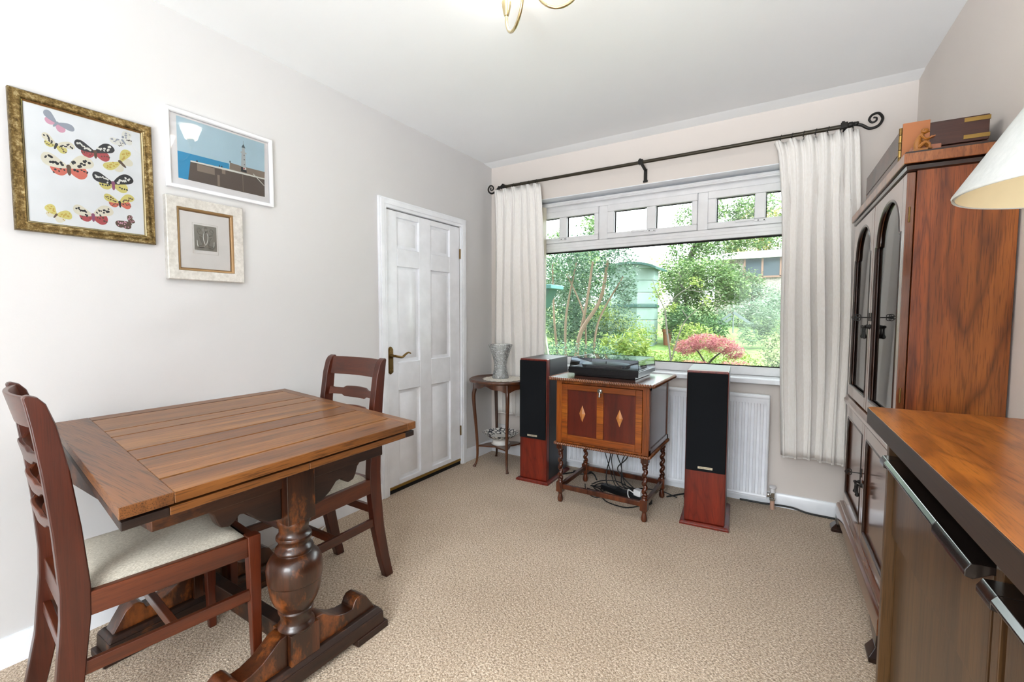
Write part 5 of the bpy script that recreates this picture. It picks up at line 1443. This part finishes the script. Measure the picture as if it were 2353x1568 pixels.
# ------------------------------------------------------------------ bookcase on the right wall
def on_right(name, label, cat, u, group=None):
    x, y = right_local(u)
    return thing(name, label, cat, (x, y, 0), RA, group)
UC = 0.725
bk = on_right('bookcase', 'tall mahogany bookcase with arched glass doors by the right curtain', 'bookcase', UC)
W2, D2 = 0.525, -0.27
D2 = -0.265
ZW0, ZW1, ZTOP = 0.72, 0.765, 1.668
for s in (-1, 1):
    b = MB(); b.box(D2 + 0.02, -0.006, *sorted((s * W2, s * (W2 - 0.02))), 0.16, ZTOP)
    b.build('side_panel', 'case_side', bk, bevel=0.002)
b = MB(); b.box(-0.02, -0.008, -W2 + 0.02, W2 - 0.02, 0.16, ZTOP); b.build('back_panel', 'case_dark', bk)
for z in (1.02, 1.24, 1.46):
    b = MB(); b.box(D2 + 0.05, -0.02, -W2 + 0.02, W2 - 0.02, z, z + 0.018); b.build('shelf', 'case_front_y', bk, bevel=0.002)
b = MB(); b.box(D2 + 0.03, -0.02, -W2 + 0.02, W2 - 0.02, 0.73, 0.76); b.box(D2 + 0.03, -0.02, -W2 + 0.02, W2 - 0.02, 0.17, 0.19); b.box(D2 + 0.02, -0.02, -W2 + 0.02, W2 - 0.02, ZTOP - 0.02, ZTOP)
b.build('carcase_board', 'case_dark', bk)
# waist moulding, cornice, plinth
b = MB()
def band(prof, m=0, e=W2):
    """prof: (outset, z); runs round front and both ends"""
    loops = []
    for o_, z in prof:
        loops.append([(-0.004, -e - o_, z), (D2 - o_, -e - o_, z), (D2 - o_, e + o_, z), (-0.004, e + o_, z)])
    n = 4
    vs = [p for l in loops for p in l]; fs = []
    for i in range(len(loops) - 1):
        for k in range(3): fs.append((i * n + k, i * n + k + 1, (i + 1) * n + k + 1, (i + 1) * n + k))
    fs.append((0, 3, 2, 1)); e_ = (len(loops) - 1) * n; fs.append((e_, e_ + 1, e_ + 2, e_ + 3))
    fs.append(tuple(i * n for i in range(len(loops)))); fs.append(tuple(i * n + 3 for i in range(len(loops)))[::-1])
    b.add(vs, fs, m)
band([(0.0, ZW0 - 0.006), (0.012, ZW0), (0.018, ZW0 + 0.012), (0.018, ZW1 - 0.02), (0.010, ZW1 - 0.012), (0.008, ZW1), (0.0, ZW1 + 0.003)])
b.build('waist_moulding', 'case_front_y', bk)
b = MB()
band([(0.0, ZTOP - 0.004), (0.008, ZTOP), (0.010, ZTOP + 0.012), (0.004, ZTOP + 0.014), (0.016, ZTOP + 0.018)], 1)
band([(0.016, ZTOP + 0.018), (0.018, ZTOP + 0.02), (0.018, ZTOP + 0.05)], 0)
band([(0.018, ZTOP + 0.05), (0.014, ZTOP + 0.056), (0.0, ZTOP + 0.058)], 1)
b.build('cornice', ['case_veneer', 'case_dark'], bk)
b = MB()
band([(0.0, 0.185), (0.004, 0.178), (0.016, 0.172), (0.018, 0.16), (0.026, 0.155), (0.030, 0.145), (0.030, 0.09)][::-1])
b.build('plinth', 'case_front_y', bk)
for s in (-1, 1):
    b = MB()
    e = s * (W2 + 0.03)
    pf = [(0, 0.09), (0, 0.0), (0.045, 0.0), (0.052, 0.03), (0.075, 0.055), (0.11, 0.066), (0.14, 0.09)]
    P = [(e - s * q, z) for q, z in pf]
    b.prism(P if s > 0 else P[::-1], 'yz', D2 - 0.03, D2 - 0.008)
    q4 = lambda o_, z: [(D2 - 0.03 - o_, e + s * o_, z), (D2 + 0.02, e + s * o_, z), (D2 + 0.02, e - s * 0.05, z), (D2 - 0.03 - o_, e - s * 0.05, z)]
    b.hexa(q4(0.022, 0.0), q4(0.024, 0.018)); b.hexa(q4(0.024, 0.018), q4(0.002, 0.05)); b.hexa(q4(0.002, 0.05), q4(0.0, 0.09))
    b.box(D2 + 0.02, -0.006, *sorted((e - s * 0.006, e - s * 0.03)), 0.03, 0.09)
    b.build('bracket_foot', 'case_dark', bk, bevel=0.003)
def door_leaf(name, ya, yb, z0, z1, arched, glass):
    """front at D2-0.002 .. D2+0.02"""
    xf, xb = D2 - 0.004, D2 + 0.018
    sw = 0.048
    ia, ib = ya + sw, yb - sw
    b = MB()
    b.box(xf, xb, ya, ia, z0, z1, 0); b.box(xf, xb, ib, yb, z0, z1, 0); b.box(xf, xb, ia, ib, z0, z0 + 0.055, 1)
    zt_ = z1 - 0.06
    ym, hwid = (ia + ib) / 2, (ib - ia) / 2
    if arched:
        zs_ = z1 - 0.185
        arcp = [(ia, zs_), (ia + 0.022, zs_), (ia + 0.028, zs_ + 0.02)]
        R = hwid - 0.028
        for k in range(1, 16):
            a = PI - PI * k / 16
            arcp.append((ym + R * math.cos(a), zs_ + 0.02 + (zt_ + 0.02 - zs_ - 0.02) * math.sin(a)))
        arcp += [(ib - 0.028, zs_ + 0.02), (ib - 0.022, zs_), (ib, zs_)]
        top = z1
        n = len(arcp)
        vs = [(x, y, z) for x in (xf, xb) for y, z in arcp] + [(x, y, top) for x in (xf, xb) for y, z in arcp]
        fs = []
        for i in range(n - 1):
            fs += [(i, 2 * n + i, 2 * n + i + 1, i + 1), (n + i, n + i + 1, 3 * n + i + 1, 3 * n + i), (i, i + 1, n + i + 1, n + i), (2 * n + i, 3 * n + i, 3 * n + i + 1, 2 * n + i + 1)]
        b.add(vs, fs, 1)
    else:
        b.box(xf, xb, ia, ib, zt_ + 0.005, z1, 1)
        arcp = [(ia, zt_ + 0.005), (ib, zt_ + 0.005)]
    leaf = b.build(name, ['case_front_z', 'case_front_y'], bk, bevel=0.002, angle=30)
    b = MB()
    loop = [(xf + 0.004, y, z) for y, z in arcp] + [(xf + 0.004, ib, z0 + 0.055), (xf + 0.004, ia, z0 + 0.055)]
    dense = []
    for i in range(len(loop)):
        a_, c_ = Vector(loop[i]), Vector(loop[(i + 1) % len(loop)])
        k = max(1, int((c_ - a_).length / 0.03))
        dense += [a_.lerp(c_, j / k) for j in range(k)]
    b.tube(dense, 0.0065, 8, closed=True)
    b.build('bead', 'case_dark', leaf)
    if glass:
        b = MB(); b.box(xf + 0.012, xf + 0.015, ia - 0.004, ib + 0.004, z0 + 0.05, z1 - 0.03); b.build('pane', 'cabinet_glass', leaf)
    else:
        b = MB(); b.box(xf + 0.010, xf + 0.015, ia - 0.004, ib + 0.004, z0 + 0.05, z1 - 0.05); b.build('panel', 'case_front_z', leaf)
    return leaf
def drop_pull(leaf, y, z):
    b = MB(); x = D2 - 0.004
    b.lathe([(0.012, -0.003), (0.010, -0.006), (0.004, -0.016), (0.007, -0.022), (0.004, -0.028)][::-1], 14, (x, y, z), axis='x')
    b.lathe([(0.003, -0.052), (0.008, -0.048), (0.0085, -0.042), (0.0045, -0.032), (0.0035, -0.014), (0.005, -0.006), (0.002, 0.0)], 12, (x - 0.02, y, z))
    b.build('drop_pull', 'black_iron', leaf)
def key(leaf, y, z):
    b = MB(); x = D2 - 0.004
    b.box(x - 0.002, x, y - 0.008, y + 0.008, z - 0.016, z + 0.02)
    b.tube([(x, y, z), (x - 0.036, y, z)], 0.0022, 7)
    for dx, dz, r in ((-0.044, 0.006, 0.008), (-0.044, -0.006, 0.008), (-0.054, 0, 0.006)):
        b.tube([(x + dx + r * math.cos(a), y, z + dz + r * math.sin(a)) for a in [i * PI / 7 for i in range(14)]], 0.0017, 6, closed=True)
    b.build('key', 'black_iron', leaf)
for ya, yb, s in ((-W2 + 0.004, -0.002, -1), (0.002, W2 - 0.004, 1)):
    lf = door_leaf('glazed_door', ya, yb, ZW1 + 0.008, ZTOP - 0.006, True, True)
    drop_pull(lf, s * 0.026, 1.145); key(lf, s * 0.026, 1.185)
    for z in (0.9, 1.5):
        b = MB(); b.lathe([(0.0028, z), (0.0028, z + 0.05)], 8, (D2 + 0.006, s * (W2 - 0.003), 0)); b.build('hinge', 'antique_brass', lf)
    lf = door_leaf('cupboard_door', ya, yb, 0.19, ZW0 - 0.01, False, False)
    drop_pull(lf, s * 0.026, 0.445)
    if s > 0: key(lf, s * 0.026, 0.485)
b = MB(); b.box(D2 + 0.03, D2 + 0.036, -W2 + 0.05, W2 - 0.05, 0.2, ZW0); b.build('lower_lining', 'case_dark', bk)

# things on the bookcase
def top_item(name, label, cat, u, dz=0.0):
    x, y = right_local(u)
    return thing(name, label, cat, (x, y, ZTOP + 0.0585 + dz), RA)
wb = top_item('writing_box', 'dark wooden box with brass straps lying on top of the bookcase', 'box', 0.745)
b = MB(); b.box(-0.258, -0.035, -0.345, 0.345, 0.0, 0.05); b.build('body', 'box_wood', wb, bevel=0.003)
b = MB(); b.box(-0.258, -0.035, -0.345, 0.345, 0.0525, 0.136); b.build('lid', 'box_wood', wb, bevel=0.003)
for z in (0.02, 0.062, 0.118):
    b = MB(); b.box(-0.098, -0.035, -0.3465, -0.344, z, z + 0.013); b.box(-0.0355, -0.0335, -0.3465, -0.30, z, z + 0.013); b.build('strap', 'brass', wb)
b = MB()
for k in range(5): b.lathe([(0.0065, 0.002 + k * 0.026), (0.0065, 0.026 + k * 0.026)], 10, (-0.262, -0.346, 0), m=k % 2)
b.build('hinge', ['antique_brass', 'brass'], wb)
pb = top_item('wooden_panel', 'upright tan wooden panel against the near end of the dark box', 'panel', 1.112)
b = MB(); b.box(-0.262, -0.19, -0.004, 0.004, 0.0, 0.138); b.build('board', 'tan_board', pb, bevel=0.001)
sb_ = top_item('small_block', 'small pinkish wooden block at the front of the bookcase top', 'block', 1.17)
b = MB(); b.box(-0.25, -0.175, -0.016, 0.016, 0, 0.034); b.build('body', 'pink_box_wood', sb_, bevel=0.002)
eb = top_item('thin_box', 'thin upright wooden box at the curtain end of the bookcase top', 'box', 0.355)
b = MB(); b.box(-0.25, -0.05, -0.012, 0.012, 0, 0.115); b.box(-0.262, -0.05, -0.016, 0.016, 0, 0.012); b.build('body', 'tan_board', eb, bevel=0.002)
# carved figurine
fg = top_item('carved_figurine', 'small carved golden wooden figure seated reading on the bookcase top', 'figurine', 1.20)
b = MB(); b.box(-0.232, -0.18, -0.02, 0.02, 0.0, 0.026, 0)
b.tube(smooth_path([(-0.214, 0, 0.026), (-0.216, 0, 0.05), (-0.21, 0, 0.078), (-0.197, 0, 0.098)], 6), [0.016, 0.016, 0.015, 0.015, 0.015, 0.0145, 0.014, 0.014, 0.0135, 0.013, 0.0125, 0.012, 0.0115, 0.011, 0.0105, 0.010, 0.0095, 0.009, 0.0085], 10)
b.sphere((-0.190, 0, 0.112), (0.016, 0.013, 0.014))
b.sphere((-0.176, 0, 0.107), (0.006, 0.005, 0.004)); 
for s in (-1, 1):
    b.sphere((-0.196, s * 0.013, 0.114), (0.004, 0.003, 0.005))
    b.tube(smooth_path([(-0.205, s * 0.013, 0.09), (-0.19, s * 0.017, 0.07), (-0.172, s * 0.01, 0.074), (-0.163, s * 0.006, 0.082)], 5), [0.006 - 0.00015 * k for k in range(16)], 8)
    b.tube(smooth_path([(-0.212, s * 0.01, 0.034), (-0.19, s * 0.014, 0.054), (-0.175, s * 0.012, 0.044), (-0.172, s * 0.01, 0.028)], 5), [0.009 - 0.0002 * k for k in range(16)], 8)
    b.box(-0.178, -0.160, *sorted((s * 0.003, s * 0.009)), 0.024, 0.031)
def shrink(k=0.68): b.v = [(-0.238 + (p[0] + 0.214) * k, p[1] * k, p[2] * k) for p in b.v]
shrink()
b.build('body', 'figurine_wood', fg)
b = MB(); b.hexa([(-0.172, -0.016, 0.072), (-0.152, -0.016, 0.078), (-0.152, 0.016, 0.078), (-0.172, 0.016, 0.072)], [(-0.174, -0.016, 0.076), (-0.154, -0.016, 0.082), (-0.154, 0.016, 0.082), (-0.174, 0.016, 0.076)])
shrink(); b.build('book', 'tan_board', fg)

# ------------------------------------------------------------------ sideboard
US0, US1 = 1.47, 2.95
sb = on_right('sideboard', 'glossy rosewood sideboard in the right foreground', 'sideboard', US0)
HT = 0.915
L2 = US1 - US0
b = MB()
c = 0.025
poly = [(-0.006, 0.0), (-0.382 + c, 0.0)]
for k in range(1, 7):
    a = PI / 2 + k / 6 * PI / 2
    poly.append((-0.382 + c + c * math.cos(a), -c + c * math.sin(a)))
poly += [(-0.382, -L2), (-0.006, -L2)]
b.prism(poly[::-1], 'xy', HT - 0.046, HT - 0.001, 1); b.prism([(p[0] if p[0] > -0.1 else p[0] + 0.0015, p[1] - 0.0015 if p[1] > -1 else p[1]) for p in poly][::-1], 'xy', HT - 0.001, HT, 0)
b.build('top', ['rosewood_y', 'walnut_edge'], sb, bevel=0.0015)
b = MB()
XF = -0.345
b.box(XF, -0.006, -0.122, -0.098, 0.06, HT - 0.046)
b.build('side_panel', 'walnut_z', sb, bevel=0.002)
b = MB(); b.box(XF, -0.006, -L2 + 0.01, -L2 + 0.033, 0.06, HT - 0.046); b.build('side_panel', 'walnut_z', sb, bevel=0.002)
b = MB()
b.box(XF + 0.012, -0.006, -0.80, -0.775, 0.06, HT - 0.046); b.build('divider', 'walnut_z', sb, bevel=0.002)
b = MB(); b.box(XF + 0.02, -0.006, -L2 + 0.02, -0.122, 0.06, 0.085); b.box(XF + 0.02, -0.012, -L2 + 0.02, -0.122, HT - 0.06, HT - 0.046); b.box(-0.018, -0.008, -L2 + 0.02, -0.122, 0.085, HT - 0.06)
b.build('carcase_board', 'lip_dark', sb)
b = MB(); b.box(XF + 0.03, -0.02, -L2 + 0.04, -0.15, 0.0, 0.06); b.build('plinth', 'walnut_edge', sb)
ZL = 0.80
def sb_door(y_a, y_b):
    b = MB(); b.box(XF + 0.024, XF + 0.04, y_b, y_a - 0.01, 0.09, ZL - 0.004); b.box(XF + 0.012, XF + 0.024, y_b, y_a - 0.012, 0.58, ZL - 0.012); 
    d = b.build('door', 'walnut_z', sb, bevel=0.002)
    b = MB()
    n = (y_a - y_b)
    for ya, yb, zl in ((y_a + 0.0, y_a - 0.05, 0.0), (y_a - 0.05, y_b + 0.17, 0.010), (y_b + 0.17, y_b, 0.0)):
        prof = [(XF + 0.04, ZL), (XF - 0.013, ZL), (XF - 0.020, ZL - 0.012 + zl * 0.3), (XF - 0.020, ZL - 0.023 + zl), (XF - 0.010, ZL - 0.026 + zl), (XF + 0.012, ZL - 0.013), (XF + 0.04, ZL - 0.013)]
        b.prism([(x, z) for x, z in prof], 'xz', yb, ya)
    b.build('finger_pull', 'lip_dark', d, bevel=0.0015)
sb_door(-0.125, -0.765)
sb_door(-0.81, -L2 + 0.036)

# table lamp on the sideboard
lp = thing('table_lamp', 'table lamp with a white conical shade at the right edge', 'lamp', (2.638, -2.13, HT))
zs0 = 1.398 - HT
b = MB(); b.lathe([(0.0, 0.0), (0.04, 0.0), (0.04, 0.012), (0.02, 0.02), (0.013, 0.04), (0.022, 0.1), (0.026, 0.2), (0.018, 0.3), (0.012, 0.36), (0.012, zs0 + 0.02)], 28); b.build('base', 'white_china', lp)
b = MB(); b.lathe([(0.181, zs0), (0.182, zs0 + 0.004), (0.05, zs0 + 0.225), (0.048, zs0 + 0.225), (0.178, zs0 + 0.004), (0.177, zs0)], 64)
b.f = [f_ for f_ in b.f if len(f_) == 4]; b.m = [0] * len(b.f)
o = b.build('shade', 'lampshade_paper', lp, angle=50)
b = MB(); b.lathe([(0.1765, zs0 + 0.001), (0.0475, zs0 + 0.223)], 64); b.f = [f_ for f_ in b.f if len(f_) == 4]; b.m = [0] * len(b.f); b.build('shade_lining', 'shade_lining', lp)
b = MB()
for k in range(3):
    a = k * 2 * PI / 3; b.tube([(0.014 * math.cos(a), 0.014 * math.sin(a), zs0 + 0.02), (0.048 * math.cos(a), 0.048 * math.sin(a), zs0 + 0.22)], 0.002, 6)
b.lathe([(0.018, zs0 + 0.01), (0.018, zs0 + 0.06)], 14)
b.build('gallery', 'brass', lp)

# ------------------------------------------------------------------ ceiling light
CXc, CYc = 1.425, -1.855
cl = thing('ceiling_light', 'brass three-arm ceiling light at the top of the picture', 'ceiling light', (CXc, CYc, H))
b = MB(); b.lathe([(0.0, -0.03), (0.05, -0.03), (0.058, -0.022), (0.06, 0.0)], 28); b.build('ceiling_rose', 'champagne_brass', cl)
b = MB(); b.lathe([(0.0, -0.176), (0.012, -0.173), (0.016, -0.16), (0.013, -0.145), (0.02, -0.135), (0.02, -0.12), (0.008, -0.112), (0.007, -0.03)], 16); b.build('stem', 'champagne_brass', cl)
VR = Vector((math.cos(yaw), math.sin(yaw), 0)); VF = Vector((-math.sin(yaw), math.cos(yaw), 0))
for k, deg in enumerate((-8, 112, 232)):
    a = math.radians(deg); d = VR * math.cos(a) + VF * math.sin(a)
    P = [d * 0.015 + Vector((0, 0, -0.128))]
    for i in range(0, 25):
        q = PI + PI * i / 24
        P.append(d * (0.107 + 0.078 * math.cos(q)) + Vector((0, 0, -0.145 + 0.086 * math.sin(q))))
    P.append(d * 0.185 + Vector((0, 0, -0.125)))
    b = MB(); b.tube(P, 0.0058, 10); arm = b.build('arm', 'champagne_brass', cl)
    b = MB(); o = d * 0.185
    b.lathe([(0.0, -0.138), (0.008, -0.14), (0.011, -0.134), (0.0225, -0.08), (0.0225, -0.075), (0.0, -0.075)], 24, tuple(o)); b.build('lamp_cup', 'champagne_brass', arm)
    b = MB(); b.lathe([(0.03, -0.085), (0.036, -0.082), (0.062, -0.008), (0.06, -0.008), (0.033, -0.078)], 28, tuple(o)); b.f = [f_ for f_ in b.f if len(f_) == 4]; b.m = [0] * len(b.f)
    b.build('glass_shade', 'glowing_glass', arm)
